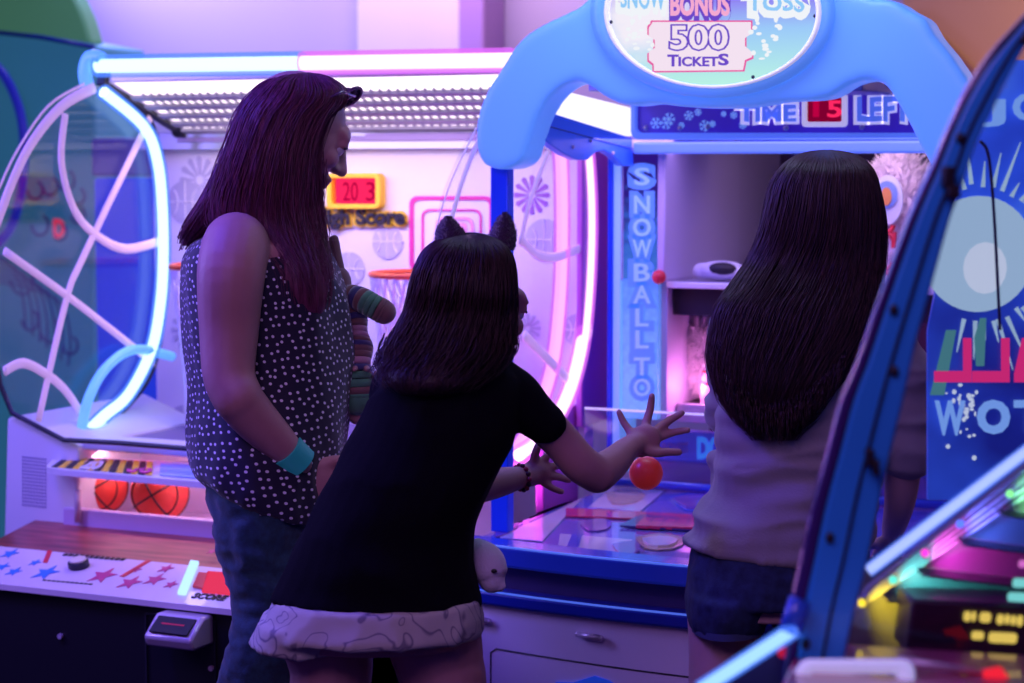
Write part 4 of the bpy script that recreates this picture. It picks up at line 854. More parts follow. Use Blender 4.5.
def eyes(q, sd, up, fwd, s, par, who):
    for g in (-1, 1):
        b = MB(); b.ell(q(.0745, g*.031, .002), fwd*.0125*s, sd*.0135*s, up*.0125*s, 0); b.ell(q(.084, g*.031, .001), fwd*.0045*s, sd*.006*s, up*.006*s, 1)
        b.limb([q(.086, g*.018, .009), q(.0895, g*.031, .012), q(.083, g*.045, .008)], [.0022*s]*3, 1)
        build(b, 'eye', [mat('eye_white', (.7, .65, .7), .3), M['ink']], par, smooth=True)
def hand(b, wrist, palm, dirf, nrm, s, thumb_side, curl=.5, spread=.12, lens=(.9, 1, .95, .78), tc=.4):
    """palm box plus five bent fingers; dirf = finger direction, nrm = palm normal, thumb_side = unit vector to the thumb"""
    dirf = dirf.normalized(); t = (thumb_side-dirf*thumb_side.dot(dirf)).normalized(); nrm = (nrm-dirf*nrm.dot(dirf)-t*nrm.dot(t)).normalized()
    b.ell(palm, dirf*.045*s, t*.038*s, nrm*.015*s, 0, 18, 12); b.ell(palm+t*.02*s-dirf*.018*s+nrm*.006*s, dirf*.028*s, t*.018*s, nrm*.014*s, 0, 14, 10)
    b.limb([wrist, palm-dirf*.03*s], [.021*s, .02*s])
    for i in range(4):
        off = (1.5-i)*.0175*s; base = palm+dirf*(.034-.004*abs(i-1.2))*s+t*off; a = (1.5-i)*spread
        d = (dirf*cos(a)+t*sin(a)); L = .034*s*lens[i]; pts = [base-dirf*.012*s, base]; ang = .12
        for k_, m_ in enumerate((1, .75, .62)):
            ang += curl*(.55 if k_ == 0 else .8); pts.append(pts[-1]+(d*cos(ang)+nrm*sin(ang))*L*m_)
        r = .0078*s*(1 if i < 3 else .86); b.limb(pts, [r*1.05, r*1.02, r*.98, r*.9, r*.78])
    tb = palm+t*.026*s-dirf*.022*s; td = (t*.8+dirf*.6+nrm*tc*.4).normalized(); t2 = (t*.45+dirf*.85+nrm*tc).normalized()
    b.limb([tb-t*.012*s, tb+td*.022*s, tb+td*.04*s+t2*.004*s, tb+td*.042*s+t2*.03*s], [.013*s, .0115*s, .0095*s, .0078*s])
def shoe(b, p, d, s):
    d = d.normalized(); b.ell(p+d*.05*s+UP*.035*s, d*.13*s, d.cross(UP)*.045*s, UP*.035*s, 0, 18, 10); b.ell(p+UP*.05*s, d*.05*s, d.cross(UP)*.038*s, UP*.05*s, 0, 14, 10)

# ---------------------------------------------------------------- woman
W = Pix(3.5); p = W.p
wo = thing('person', 'woman in a dark polka dot sleeveless blouse and jeans with sunglasses on her long hair', 'person', tuple(at(250, 600, 3.5)*V((1, 1, 0)) if False else (at(250, 600, 3.5).x, at(250, 600, 3.5).y, 0)))
b = MB(); up = UP; fw = (CR*.83+CF*.3-UP*.48)
s = .95; hc = p(298, 131, .0)
q, sd, hu, hf = head_parts(b, hc, fw, UP, s)
b.limb([p(288, 160, .0), p(272, 215, 0), p(262, 240, 0)], [.052, .05, .06])
def torso(b, rows, mi=0, **k): W.loft(b, rows, mi, **k)
W.loft(b, [(228, 225, 300, 0, .10), (245, 200, 322, 0, .15), (280, 195, 330, 0, .14), (340, 205, 335, 0, .12), (400, 205, 338, 0, .12), (460, 210, 325, 0, .13), (510, 220, 300, 0, .13)])
# near arm
na = -.17
b.limb([p(236, 246, na+.03), p(231, 275, na), p(229, 330, na), p(229, 375, na-.01), p(238, 398, na-.02)], [.058, .057, .05, .044, .042])
b.limb([p(236, 396, na-.02), p(256, 420, na-.0), p(282, 446, na+.02), p(299, 464, na+.04)], [.041, .038, .031, .026])
hand(b, p(299, 464, na+.04), p(318, 482, na+.06), (CR*.75-UP*.8), (CF*.9+CR*.1), .95, (CR*.5+UP*.8), curl=.5)
# far arm, bent to hold the plush
fa = .17
b.limb([p(300, 250, fa), p(318, 320, fa), p(325, 385, fa)], [.05, .044, .038]); b.limb([p(325, 385, fa), p(343, 398, fa-.1), p(357, 404, fa-.14)], [.036, .03, .024])
hand(b, p(352, 404, fa-.12), p(362, 402, fa-.16), (UP*.9+CR*.3), (-CR*.2-CF), .85, -CR, curl=.7)
# hidden legs inside the jeans, ankles and feet
def P3(px, z, dd=0):                        # point above the floor under pixel column px
    a = p(px, 600, dd); return V((a.x, a.y, z))
body = fuse(b, 'body', SK, wo, voxel=.0042, smooth=5)
eyes(q, sd, hu, hf, s, body, 'w')
# blouse
rows = [(232, 214, 292, 0, .09), (238, 196, 312, 0, .125), (250, 186, 325, 0, .15), (262, 181, 333, 0, .158), (290, 180, 345, 0, .16), (320, 183, 351, 0, .155), (350, 187, 354, 0, .15), (375, 191, 355, 0, .15), (400, 191, 354, 0, .155), (430, 190, 350, 0, .165), (455, 192, 345, 0, .17), (470, 195, 342, 0, .17, 4), (482, 200, 342, 0, .17, 12), (498, 210, 340, 0, .165, 22)]
def polka():
    m, nt, o = newmat('polka_dot_fabric'); L = nt.links; tc = N(nt, 'ShaderNodeTexCoord'); v = N(nt, 'ShaderNodeTexVoronoi', voronoi_dimensions='2D', i_Scale=72.0, i_Randomness=.55); L.new(tc.outputs['UV'], v.inputs['Vector'])
    lt = N(nt, 'ShaderNodeMath', operation='LESS_THAN'); L.new(v.outputs['Distance'], lt.inputs[0]); lt.inputs[1].default_value = .185
    mx = N(nt, 'ShaderNodeMixRGB'); L.new(lt.outputs[0], mx.inputs[0]); mx.inputs[1].default_value = (.008, .006, .035, 1); mx.inputs[2].default_value = (.85, .82, .95, 1)
    b_ = N(nt, 'ShaderNodeBsdfPrincipled', i_Roughness=.75); L.new(mx.outputs[0], b_.inputs['Base Color']); b_.inputs['Sheen Weight'].default_value = .3; L.new(b_.outputs[0], o.inputs[0]); return m
b = MB(); W.loft(b, rows, e=2.2)
blouse = fuse(b, 'blouse', polka(), wo, voxel=.006, smooth=3, wr=.008, wscale=7, wst=(1, 1, .45))
me_b = blouse.data; uvl = me_b.uv_layers.new(name='round'); cb = sum((v.co for v in me_b.vertices), V())/len(me_b.vertices)
for lp in me_b.loops:                       # cloth is printed round the body
    co = me_b.vertices[lp.vertex_index].co-cb; an = math.atan2(co.dot(CR), -co.dot(CF)); uvl.data[lp.index].uv = (an*.15+co.z*.25, co.z-an*.02)
# arm hole: blouse edge piping
# jeans
JN = mat('denim_blue', (.012, .05, .09), .85, var=.3, vscale=90, bump=.15, bscale=400, sheen=.2)
b = MB(); W.loft(b, [(455, 205, 335, 0, .15), (480, 205, 330, 0, .16), (505, 212, 325, 0, .165), (530, 220, 318, 0, .165), (550, 225, 312, 0, .16)], e=2.1)
b.limb([p(262, 530, -.07), p(274, 600, -.08), p(265, 650, -.09), p(253, 690, -.07)], [.085, .072, .064, .062]); g = P3(238, .42, .0); b.limb([p(253, 690, -.07), P3(240, .40, -.04), P3(232, .12, 0)], [.062, .055, .045])
b.limb([p(280, 530, .07), p(300, 600, .07), p(308, 690, .06), P3(305, .40, .06), P3(298, .12, .06)], [.085, .075, .062, .055, .045])
fuse(b, 'jeans', JN, wo, voxel=.006, smooth=3, wr=.005, wscale=12, wst=(1, 1, 2))
b = MB(); shoe(b, P3(232, 0.0, 0)+UP*.005, CR+CF*.3, 1); build(b, 'shoe', M['ink'], wo, smooth=True); b = MB(); shoe(b, P3(298, 0.0, .06)+UP*.005, CR+CF*.3, 1); build(b, 'shoe', M['ink'], wo, smooth=True)
# hair
hr = [(74, 296, 314, .0, .02), (77, 283, 324, .0, .05), (83, 269, 334, .0, .078), (93, 257, 343, .0, .098), (104, 247, 342, -.005, .105), (118, 240, 331, -.01, .11), (145, 231, 321, -.015, .113), (170, 222, 319, -.02, .112), (200, 212, 318, -.02, .107), (222, 214, 320, -.025, .1), (245, 232, 324, -.05, .085), (270, 262, 328, -.08, .065), (295, 270, 327, -.1, .045), (315, 284, 322, -.11, .02)]
hr2 = [(140, 232, 262, .02, .06), (170, 218, 250, .01, .07), (200, 203, 240, 0, .075), (220, 190, 226, 0, .065), (235, 183, 208, 0, .04), (246, 181, 190, 0, .01)]
b = MB(); W.loft(b, hr, e=2.0); W.loft(b, hr2, e=2.0)
for o_ in range(1): pass
me_h = fuse(b, 'hair', HB, wo, voxel=.006, smooth=2, wr=.004, wscale=34, wst=(1, 1, .12))
b = MB(); strands(b, W, hr, 1500, 5, .0011, .004, endmin=.55, wav=.004); strands(b, W, hr, 300, 9, .0009, .01, endmin=.7, wav=.007); strands(b, W, hr2, 500, 6, .0011, .005, endmin=.6, wav=.003)
for i in range(40):                         # loose hairs at the tips
    a = p(200+random.uniform(-6, 14), 205+random.uniform(-5, 20), random.uniform(-.04, .04)); c = p(181+random.uniform(-4, 12), 243+random.uniform(-8, 8), random.uniform(-.04, .04)); b.tube(smoothpts([a, (a+c)/2+V((0, 0, random.uniform(-.01, .01))), c], 3), .0008, 0, 3, cap=False)
build(b, 'hair_strand_layer', HB, wo, smooth=True)['kind'] = 'stuff'
# sunglasses pushed up
b = MB(); gq = lambda f, d, u: hc+(hf*f+sd*d+hu*u)*s
for g_ in (-1, 1):
    c = gq(.052, g_*.033, .1); la = (sd*.75-hf*.65).normalized(); lb = (hu*.85+hf*.5).normalized(); lb = (lb-la*lb.dot(la)).normalized(); b.torus(c, .021, .0028, la, lb, 0, 22, 7); b.prism([c+la*.02*cos(2*pi*i/16)+lb*.02*sin(2*pi*i/16) for i in range(16)], la.cross(lb)*.0015, 1)
    b.tube([gq(.052, g_*.055, .1), gq(.02, g_*.09, .09), gq(-.02, g_*.105, .04)], .0025, 0, 7)
b.tube([gq(.06, -.012, .108), gq(.064, 0, .112), gq(.06, .012, .108)], .003, 0, 7)
sg = build(b, 'sunglasses', [mat('sunglass_frame', (.1, .03, .12), .2, coat=.6), mat('sunglass_lens', (.05, .02, .06), .1)], wo, smooth=True)
# wristband
TL = mat('teal_wristband', (.04, .42, .45), .45, emit=(.02, .5, .6), es=.05)
c0, c1 = p(284, 448, na+.02), p(300, 464, na+.04); d = (c1-c0).normalized(); b = MB(); b.tube([c0.lerp(c1, t) for t in (.05, .95)], .0325, 0, 24); me = build(b, 'wristband', TL, wo, smooth=False)

# plush held against her
b = MB(); PT = [(.16, .05, .04), (.30, .16, .22), (.05, .16, .12)]
pl_m = [mat('plush_brown', (.2, .1, .1), .95, sheen=.5), mat('plush_green', (.08, .28, .16), .95, sheen=.5), mat('plush_pink', (.5, .28, .36), .95, sheen=.5), mat('plush_navy', (.05, .05, .18), .95, sheen=.5)]
T_ = thing('plush_toy', 'striped brown, green and pink plush toy held against the woman\'s chest', 'plush toy', p(352, 400, .06))
path = smoothpts([p(346, 312, .03), p(352, 330, .02), p(354, 350, .01), p(356, 372, .0), p(357, 398, 0)], 4); col = [0, 0, 3, 0, 2, 2, 0, 3, 0, 0, 2, 3, 1, 1, 0, 1, 1]
b = MB()
for i in range(len(path)-1): b.tube([path[i], path[i+1]], [.031+.004*sin(i), .031+.004*sin(i+1)], col[i % len(col)], 18, cap=True)
b.ball(path[-1], .031, 1); b.ball(path[0], .03, 0); build(b, 'plush_body', pl_m, T_, smooth=True)
path = smoothpts([p(346, 296, .02), p(360, 299, .0), p(373, 306, -.01), p(384, 312, -.01)], 3); b = MB()
for i in range(len(path)-1): b.tube([path[i], path[i+1]], [.022, .022], (0, 0, 3, 0, 1, 1, 1, 0, 0)[i % 9], 16)
b.ball(path[-1], .0215, 0); build(b, 'plush_arm', pl_m, T_, smooth=True)
b = MB(); b.ell(p(338, 283, .03), CR*.024, CF*.03, UP*.03, 0); b.limb([p(337, 270, .03), p(335, 255, .03), p(334, 240, .03)], [.014, .012, .009]); build(b, 'plush_head', pl_m, T_, smooth=True)

# ---------------------------------------------------------------- girl throwing
G = Pix(3.12); p = G.p
gi = thing('person', 'girl in a plain black T-shirt and printed shorts leaning forward, cat ear headband', 'person', (at(380, 600, 3.12).x, at(380, 600, 3.12).y, 0))
def G3(px, z, dd=0): a = p(px, 650, dd); return V((a.x, a.y, z))
b = MB(); hc = p(474, 309, .02); fw = (CR*.72+CF*.68-UP*.12); s = .9
q, sd, hu, hf = head_parts(b, hc, fw, UP+CR*.18, s)
b.limb([p(458, 320, 0), p(448, 362, 0)], [.045, .05])
G.loft(b, [(365, 415, 490, 0, .08), (390, 400, 505, 0, .1), (440, 375, 498, 0, .1), (520, 325, 460, 0, .1), (600, 300, 460, 0, .12), (640, 285, 470, 0, .12)])
# left arm (to the right of the picture)
b.limb([p(508, 392, .02), p(535, 415, .03), p(560, 440, .05), p(580, 463, .06), p(597, 474, .08)], [.04, .034, .031, .031, .031])
b.limb([p(597, 474, .08), p(612, 464, .12), p(624, 452, .16), p(632, 446, .18)], [.0315, .027, .022, .0195])
# splayed left hand, traced finger by finger
hp = p(643, 441, .2); b.ell(hp, (CR*.75+UP*.45).normalized()*.032, (UP*.8-CR*.5).normalized()*.027, CF*.013, 0, 18, 12); b.limb([p(630, 447, .18), p(640, 442, .2)], [.019, .02])
kf = .0068
for pts, r in (([(634, 439, .19), (629, 430, .2), (623, 421, .205), (619, 412, .205)], kf*.95), ([(643, 436, .2), (646, 423, .21), (650, 410, .215), (652, 396, .21)], kf*1.05), ([(649, 438, .2), (659, 428, .215), (670, 420, .22), (682, 413, .215)], kf*1.05), ([(650, 442, .2), (663, 436, .215), (675, 432, .22), (688, 430, .215)], kf), ([(645, 449, .19), (655, 453, .19), (666, 452, .195), (679, 452, .2)], kf*1.12)):
    b.limb([p(*x) for x in pts], [r*1.25, r*1.1, r, r*.85])
# right arm reaching past her chest
b.limb([p(428, 400, .1), p(445, 450, .2), p(470, 488, .28)], [.042, .036, .031]); b.limb([p(470, 488, .28), p(500, 482, .33), p(522, 477, .36)], [.031, .026, .019])
hp2 = p(536, 472, .38); b.ell(hp2, CR*.028, UP*.023, CF*.014, 0, 18, 12); b.limb([p(520, 478, .36), p(532, 475, .38)], [.019, .02])
for pts, r in (([(534, 464, .38), (535, 455, .37), (538, 446, .36)], kf*1.05), ([(542, 463, .38), (549, 454, .38), (558, 450, .39), (564, 454, .4)], kf*.95), ([(547, 469, .38), (558, 465, .39), (568, 467, .4)], kf*.95), ([(547, 476, .38), (558, 477, .39), (569, 480, .4)], kf*.95), ([(543, 482, .38), (552, 488, .38), (562, 492, .39)], kf*.85)):
    b.limb([p(*x) for x in pts], [r*1.2, r*1.1, r]+([r*.85] if len(pts) > 3 else []))
# legs
b.limb([p(325, 630, 0), p(331, 665, 0), p(330, 700, 0), G3(325, .42, 0), G3(320, .25, .02), G3(315, .07, .02)], [.075, .066, .062, .05, .05, .032])
b.limb([p(432, 630, 0), p(440, 665, 0), p(446, 700, 0), G3(450, .42, 0), G3(447, .25, .02), G3(445, .07, .02)], [.078, .07, .064, .05, .05, .032])
body = fuse(b, 'body', SK, gi, voxel=.0036, smooth=3)
eyes(q, sd, hu, hf, s, body, 'g')
TS = mat('black_cotton', (.0022, .0015, .006), .95, spec=.15, sheen=0, bump=.1, bscale=300)
b = MB()
G.loft(b, [(352, 420, 488, .0, .06), (362, 398, 505, .0, .09), (375, 388, 520, 0, .1), (395, 374, 524, 0, .11), (420, 360, 520, 0, .115), (445, 347, 510, 0, .12), (480, 330, 492, 0, .125), (510, 314, 478, 0, .13), (535, 302, 472, 0, .13), (560, 291, 471, 0, .135), (580, 281, 475, 0, .13), (592, 275, 479, 0, .13, 2), (600, 271, 481, 0, .13, 5)], e=2.15)
b.limb([p(492, 388, 0), p(515, 400, .01), p(536, 414, .02), p(545, 420, .025)], [.052, .046, .038, .034]); b.limb([p(405, 395, .05), p(425, 430, .12), p(440, 450, .17)], [.055, .05, .045])
fuse(b, 'tshirt', TS, gi, voxel=.006, smooth=3, wr=.007, wscale=6, wst=(1, 1, 1))
def shortsmat():
    m, nt, o = newmat('printed_cotton'); L = nt.links; tc = N(nt, 'ShaderNodeTexCoord')
    n = N(nt, 'ShaderNodeTexNoise', i_Scale=11.0, i_Detail=1.5, i_Distortion=1.2); L.new(tc.outputs['Object'], n.inputs[0])
    w1 = N(nt, 'ShaderNodeMath', operation='PINGPONG'); L.new(n.outputs[0], w1.inputs[0]); w1.inputs[1].default_value = .075
    r = N(nt, 'ShaderNodeValToRGB'); L.new(w1.outputs[0], r.inputs[0]); e = r.color_ramp.elements; e[0].position = .004; e[0].color = (.24, .22, .28, 1); e[1].position = .014; e[1].color = (.56, .54, .5, 1)
    p_ = N(nt, 'ShaderNodeBsdfPrincipled', i_Roughness=.85); L.new(r.outputs[0], p_.inputs['Base Color']); L.new(p_.outputs[0], o.inputs[0]); return m
b = MB(); G.loft(b, [(596, 276, 479, 0, .14), (612, 268, 482, 0, .145), (628, 261, 483, 0, .15), (630, 260, 482, 0, .13)], e=2.3)
G.loft(b, [(618, 260, 374, .0, .12), (632, 255, 369, 0, .112, 0), (644, 250, 365, 0, .108, 3)], e=2.2); G.loft(b, [(614, 372, 483, .0, .12), (626, 379, 482, 0, .112, -4), (634, 384, 480, 0, .105, -7)], e=2.2)
fuse(b, 'shorts', shortsmat(), gi, voxel=.0055, smooth=2, wr=.005, wscale=9)
b = MB(); shoe(b, G3(315, 0, .02)+UP*.005, CF+CR*.3, .85); build(b, 'shoe', M['white'], gi, smooth=True); b = MB(); shoe(b, G3(445, 0, .02)+UP*.005, CF+CR*.3, .85); build(b, 'shoe', M['white'], gi, smooth=True)
hr = [(235, 458, 478, .01, .02), (238, 446, 490, .01, .05), (244, 435, 500, .01, .08), (254, 426, 507, .01, .1), (270, 419, 510, .005, .108), (290, 415, 511, .0, .108), (308, 411, 510, .0, .1), (328, 402, 509, -.01, .095), (345, 392, 509, -.02, .095), (358, 385, 503, -.03, .095), (370, 382, 493, -.05, .085), (382, 388, 478, -.08, .06), (394, 400, 460, -.1, .02)]
b = MB(); G.loft(b, hr, e=2.0); fuse(b, 'hair', HD, gi, voxel=.006, smooth=2, wr=.004, wscale=30, wst=(1, 1, .15))
b = MB(); strands(b, G, hr, 1500, 15, .0011, .005, endmin=.6, wav=.009, flick=2)
random.seed(8)
for i in range(90):                         # curls at her neck
    x, y = random.uniform(383, 430), random.uniform(325, 360); L_s = []; ph = random.uniform(0, 6); dd = random.uniform(-.1, -.02)
    for j in range(12): t = j/11; L_s.append(p(x-random.uniform(4, 5)*t*2.2+4.5*sin(ph+t*7)*t, y+t*30+3*cos(ph+t*7)*t, dd))
    b.tube(L_s, [.0012*(1-.6*j/11) for j in range(12)], 0, 3, cap=False)
for i in range(60):
    x, y = random.uniform(490, 512), random.uniform(330, 350); ph = random.uniform(0, 6); b.tube([p(x+2*sin(ph+j*.7)-j*1.0, y+j*4, .02) for j in range(8)], .0011, 0, 3, cap=False)
build(b, 'hair_strand_layer', HD, gi, smooth=True)['kind'] = 'stuff'
# headband with fluffy ears
hbm = mat('headband_plush', (.05, .02, .07), .95, sheen=.6)
b = MB(); pts = [p(424, 285, -.04), p(432, 258, -.02), (p(452, 240, -.0)), (p(475, 236, .01)), (p(497, 243, .03)), (p(511, 262, .05)), (p(515, 290, .06))]
b.tube(smoothpts(pts, 5), .006, 0, 8); hb = build(b, 'headband', hbm, gi, smooth=True)
def ear(base, tip, wv, dv, seed, k_):
    random.seed(seed); b = MB(); n = 9; rr = []
    for i in range(n):
        t = i/(n-1); c = base.lerp(tip, t)+wv*.25*sin(t*pi)*k_; w_ = (1-t**2.6)*.95+.1; rr.append([c+wv*cos(a)*w_+dv*sin(a)*w_ for a in [2*pi*j/20 for j in range(20)]])
    b.loft(rr)
    for i in range(1500):
        t_ = random.uniform(0, n-1.01); i0 = int(t_); j0 = random.uniform(0, 20); j1 = int(j0) % 20; j2 = (j1+1) % 20; g0 = rr[i0][j1].lerp(rr[i0][j2], j0-int(j0)); g1 = rr[i0+1][j1].lerp(rr[i0+1][j2], j0-int(j0)); v_ = g0.lerp(g1, t_-i0); c = sum(rr[i0], V())/20; d = (v_-c).normalized()+UP*.5; b.tube([v_, v_+d*random.uniform(.001, .004)], [.0009, .0003], 0, 3, cap=False)
    build(b, 'headband_ear', hbm, gi, smooth=True)
ear(p(455, 247, 0), p(448, 218, .0), CR*.024, CF*.02, 1, -.3); ear(p(500, 250, .03), p(505, 214, .03), CR*.021, CF*.018, 2, .2)
b = MB(); c0, c1 = p(518, 478.5, .355), p(525, 477, .365)
for i in range(14):
    a = 2*pi*i/14; d = (c1-c0).normalized(); u = d.cross(UP).normalized(); v_ = d.cross(u); b.ball((c0+c1)/2+u*.0215*cos(a)+v_*.0215*sin(a), .0048, i % 2, 8, 6)
build(b, 'bracelet', [mat('bead_red', (.4, .03, .08), .35), mat('bead_dark', (.08, .02, .05), .35)], gi, smooth=True)
# soft white toy at her hip
b = MB(); path = smoothpts([p(473, 542, .06), p(480, 552, .05), p(488, 566, .04), p(492, 580, .035)], 4); rr = [.010, .013, .016, .02, .024, .027, .029, .03, .03, .029, .028, .025, .02]
b.tube(path, rr, 0, 20); b.ball(path[-1], .021, 0); b.ell(p(500, 586, .03), CR*.010, CF*.01, UP*.009, 0)
o = fuse(b, 'seal_plush', mat('white_plush', (.72, .66, .8), .95, sheen=.5, bump=.2, bscale=200), None, voxel=.003, smooth=4); tag(o, 'small white plush with one dark eye hanging beside the black T-shirt hem', 'plush toy')
b = MB(); b.ell(p(494, 571, -.008+.02), CR*.005, CF*.006, UP*.0035, 0); build(b, 'plush_eye', M['ink'], o, smooth=True)
# the red ball
r_ = 17/F*3.38; c = at(646, 473, 3.38); b = MB(); b.ball(c, r_, 0, 32, 20); o = build(b, 'red_ball', mat('red_ball_plastic', (.85, .05, .06), .35, emit=(1, .05, .05), es=.1), smooth=True); tag(o, 'small glossy red ball just below the girl\'s outstretched hand', 'ball')

# ---------------------------------------------------------------- girl on the right
H = Pix(3.5); p = H.p
ri = thing('person', 'girl with very long straight dark hair in a pale grey T-shirt and denim shorts', 'person', (at(790, 600, 3.5).x, at(790, 600, 3.5).y, 0))
def H3(px, z, dd=0): a = p(px, 650, dd); return V((a.x, a.y, z))
b = MB(); hc = p(822, 217, .02); s = .88; q, sd, hu, hf = head_parts(b, hc, CF*1+CR*.08-UP*.1, UP, s)
b.limb([p(820, 240, 0), p(818, 300, 0)], [.048, .055])
H.loft(b, [(305, 770, 870, 0, .07), (320, 735, 895, 0, .09), (400, 738, 880, 0, .1), (500, 715, 865, 0, .1), (570, 700, 860, 0, .12), (610, 700, 858, 0, .12)])
b.limb([p(744, 330, 0), p(738, 390, .08), p(735, 440, .14)], [.045, .04, .036]); b.limb([p(735, 440, .14), p(742, 452, .25), p(748, 455, .32)], [.035, .028, .021])
hand(b, p(748, 455, .32), p(752, 455, .36), CF, -UP, .8, CR, curl=.4)
b.limb([p(888, 330, 0), p(900, 395, .0), p(904, 455, .0)], [.045, .04, .036]); b.limb([p(904, 455, 0), p(900, 500, .05), p(893, 530, .12)], [.035, .028, .021]); hand(b, p(893, 530, .12), p(890, 545, .15), CF*.8-UP*.6, -UP-CF, .8, -CR, curl=.4)
b.limb([p(726, 600, 0), p(724, 650, 0), p(722, 700, 0), H3(722, .42), H3(722, .25, .0), H3(722, .07)], [.07, .062, .058, .046, .047, .03]); b.limb([p(818, 600, 0), p(812, 650, 0), p(808, 700, 0), H3(806, .42), H3(806, .25), H3(806, .07)], [.07, .064, .058, .046, .047, .03])
fuse(b, 'body', SK2, ri, voxel=.0042, smooth=3); eyes(q, sd, hu, hf, s, ri, 'r')
GT = mat('pale_grey_cotton', (.36, .32, .35), .9, sheen=.2, bump=.1, bscale=260)
b = MB(); H.loft(b, [(298, 785, 860, 0, .06), (306, 748, 890, 0, .085), (318, 728, 902, 0, .1), (340, 721, 906, 0, .105), (380, 719, 900, 0, .11), (420, 720, 892, 0, .11), (445, 719, 886, 0, .11), (468, 715, 880, 0, .115), (492, 706, 876, 0, .12), (515, 698, 872, 0, .125), (535, 691, 870, 0, .13, 2), (551, 686, 869, 0, .135, 8)], e=2.2)
b.limb([p(742, 330, 0), p(737, 380, .07), p(735, 412, .11)], [.052, .05, .048]); b.limb([p(890, 335, 0), p(900, 390, .0), p(906, 448, .0)], [.052, .05, .05]); b.limb([p(716, 462, .06), p(714, 480, .05)], [.017, .014])
fuse(b, 'tshirt', GT, ri, voxel=.006, smooth=2, wr=.014, wscale=6, wst=(.6, .6, 2.2))
DJ = mat('denim_dark', (.02, .035, .1), .9, var=.3, vscale=60, bump=.15, bscale=400)
b = MB(); H.loft(b, [(545, 694, 866, 0, .13), (570, 689, 868, 0, .14), (595, 687, 868, 0, .14)], e=2.3); H.loft(b, [(590, 687, 778, 0, .13), (612, 687, 770, 0, .12), (624, 690, 764, 0, .11, -2)], e=2.2); H.loft(b, [(590, 766, 868, 0, .13), (612, 770, 864, 0, .12), (626, 772, 860, 0, .11)], e=2.2)
fuse(b, 'denim_shorts', DJ, ri, voxel=.0055, smooth=2, wr=.005, wscale=10)
b = MB()
for ya, xa_, xb_, dd in ((622, 691, 763, 0),): b.loft([H.ring(ya-3, xa_-1, xb_+1, dd, .116, -2), H.ring(ya+4, xa_-1, xb_+1, dd, .116, -2)], cap=False)
build(b, 'shorts_cuff', mat('denim_cuff', (.05, .07, .16), .9), ri, smooth=True)
b = MB(); shoe(b, H3(722, 0)+UP*.005, CF, .85); build(b, 'shoe', M['ink'], ri, smooth=True); b = MB(); shoe(b, H3(806, 0)+UP*.005, CF, .85); build(b, 'shoe', M['ink'], ri, smooth=True)
hr = [(151, 817, 836, 0, .02), (154, 804, 849, 0, .05), (160, 793, 859, -.005, .078), (170, 783, 868, -.01, .096), (185, 775, 873, -.01, .104), (210, 769, 878, -.01, .106), (235, 763, 880, -.01, .1), (260, 752, 879, -.01, .095), (285, 736, 877, -.03, .095), (305, 722, 875, -.05, .09), (330, 716, 867, -.06, .085), (355, 714, 852, -.07, .078), (378, 718, 838, -.08, .068), (400, 727, 822, -.09, .05), (418, 740, 808, -.1, .035), (430, 752, 796, -.11, .015)]
hm = [r_ for r_ in hr if r_[0] < 340]+[(352, 722, 846, -.07, .07), (374, 732, 828, -.08, .055), (394, 746, 808, -.09, .035), (408, 762, 790, -.095, .012)]
hr = hr+[(444, 764, 786, -.11, .008)]
b = MB(); H.loft(b, hm, e=2.0); fuse(b, 'hair', HB3, ri, voxel=.006, smooth=2, wr=.004, wscale=34, wst=(1, 1, .1))
b = MB(); strands(b, H, hr, 2400, 25, .0011, .005, endmin=.72, wav=.007, flick=1); strands(b, H, hr, 500, 26, .0009, .006, endmin=.8, wav=.008, flick=1)
for i in range(420):
    x, y = random.uniform(724, 846), 0; y = 362+52*(1-min(1, abs(x-774)/72)**1.6)-random.uniform(0, 12); L_s = [p(x+random.uniform(-.6, .6)+(776-x)*.012*j, y+j*random.uniform(3.2, 4.4), -.15-random.uniform(0, .02)) for j in range(random.randint(5, 9))]; b.tube(L_s, [.0011*(1-.8*j/len(L_s)) for j in range(len(L_s))], 0, 3, cap=False)
build(b, 'hair_strand_layer', HB3, ri, smooth=True)['kind'] = 'stuff'
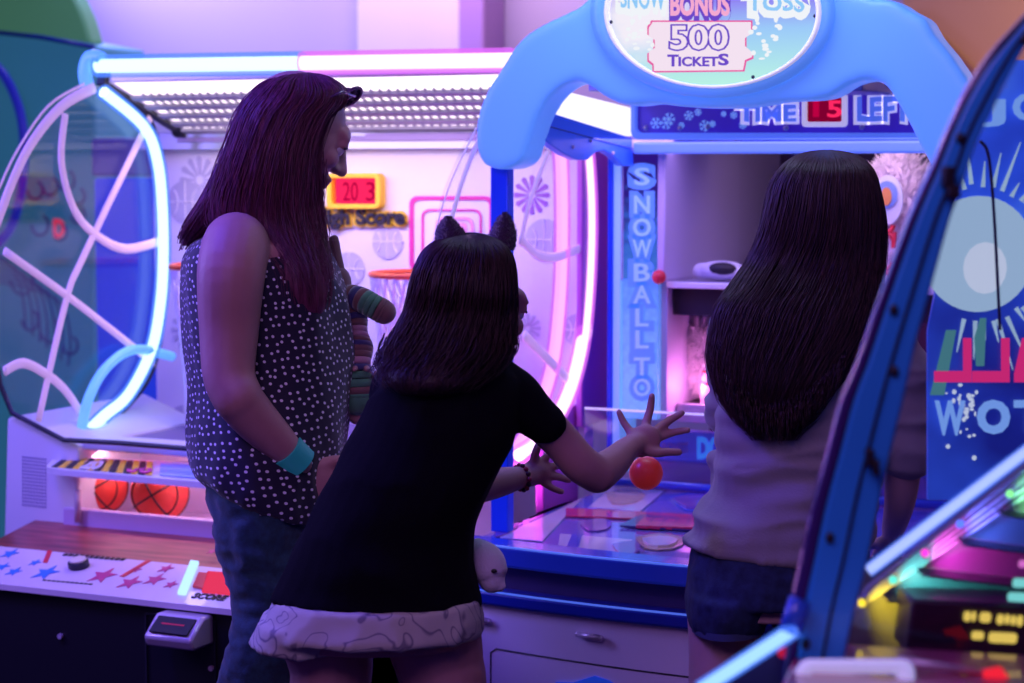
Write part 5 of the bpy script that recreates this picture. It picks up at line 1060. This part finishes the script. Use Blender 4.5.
# ================================================================ lights of the hall and machines, with added fill lights
def area(name, loc, look, size, col, e, sy=None):
    l = bpy.data.lights.new(name, 'AREA'); l.energy = e; l.color = col; l.size = size
    if sy: l.shape = 'RECTANGLE'; l.size_y = sy
    o = bpy.data.objects.new(name, l); COL.objects.link(o); o.location = V(loc); o.rotation_euler = (V(look)-V(loc)).to_track_quat('-Z', 'Y').to_euler(); return o
wd = bpy.data.worlds.new('hall_air'); SC.world = wd; wd.use_nodes = True
wd.node_tree.nodes['Background'].inputs[0].default_value = (.07, .03, .3, 1); wd.node_tree.nodes['Background'].inputs[1].default_value = .35
area('hoop_light', (-2.34, 4.0, 1.56), (-2.34, 4.25, 1.0), .9, (1, .78, .98), 2.8, .1)
area('magenta_light', (-1.93, 3.95, .8), (-1.9, 4.3, 1.3), .12, (1, .15, .85), 3.2, .5)
area('target_light', (-1.3, 4.5, .93), (-1.3, 5, 1.1), .7, (1, .25, .8), 6, .1)
area('canopy_light', (-1.27, 4.1, 1.56), (-1.27, 4.1, .7), .8, (.6, .4, 1), 3.5, .3)
area('arch_front_fill', (-1.27, 3.35, 2.15), (-1.27, 3.7, 1.65), .8, (.5, .62, 1), 5, .2)  # fill added in front of the arch to give its face a gradient
area('rear_wall_light', (-4.5, 6.0, 2.6), (-3.8, 6.6, 2.0), 1.5, (.45, .36, 1), 38, .3)
area('rear_mauve_fill', (-3.1, 5.9, 2.75), (-2.9, 6.6, 2.1), .8, (1, .62, .85), 16, .3)  # added fill, brightens the wall that the trims leave in shadow
area('tan_wall_fill', (.2, 5.4, 2.4), (.2, 6.0, 2.0), .8, (1, .6, .4), 55, .3)  # unseen warm fill put in to brighten and colour the tan wall
area('left_blue_fill', (-3.6, 2.6, 1.9), (-2.0, 3.0, 1.1), .5, (.3, .24, 1), 30, 1.2)  # added blue fill, stands for the glow of machines to the left
area('overhead_blue_light', (-2.7, 2.3, 2.75), (-1.9, 3.05, 1.4), .6, (.1, .06, 1), 38, .6)
area('upper_target_fill', (-1.15, 4.32, 1.588), (-1.0, 4.75, 1.3), .5, (1, .7, .95), .8, .03)  # fill hidden behind the header, added to brighten the fluffy target
area('ball_bay_fill', (-2.4, 3.7, .855), (-2.4, 3.74, .7), .8, (1, .6, .8), 1.6, .06)  # fill added inside the bay to brighten the balls
pl = bpy.data.lights.new('pink_target_light', 'POINT'); pl.energy = 1.2; pl.color = (1, .3, .8); pl.shadow_soft_size = .02; po = bpy.data.objects.new('pink_target_light', pl); COL.objects.link(po); po.location = on(702, 385, 'Y', 4.28)
area('room_violet_fill', (-1.0, .6, 2.7), (-1.8, 3.2, .8), 1.6, (.72, .36, .95), 19, 1.0)  # unseen violet fill added overhead for players' backs and cabinet fronts
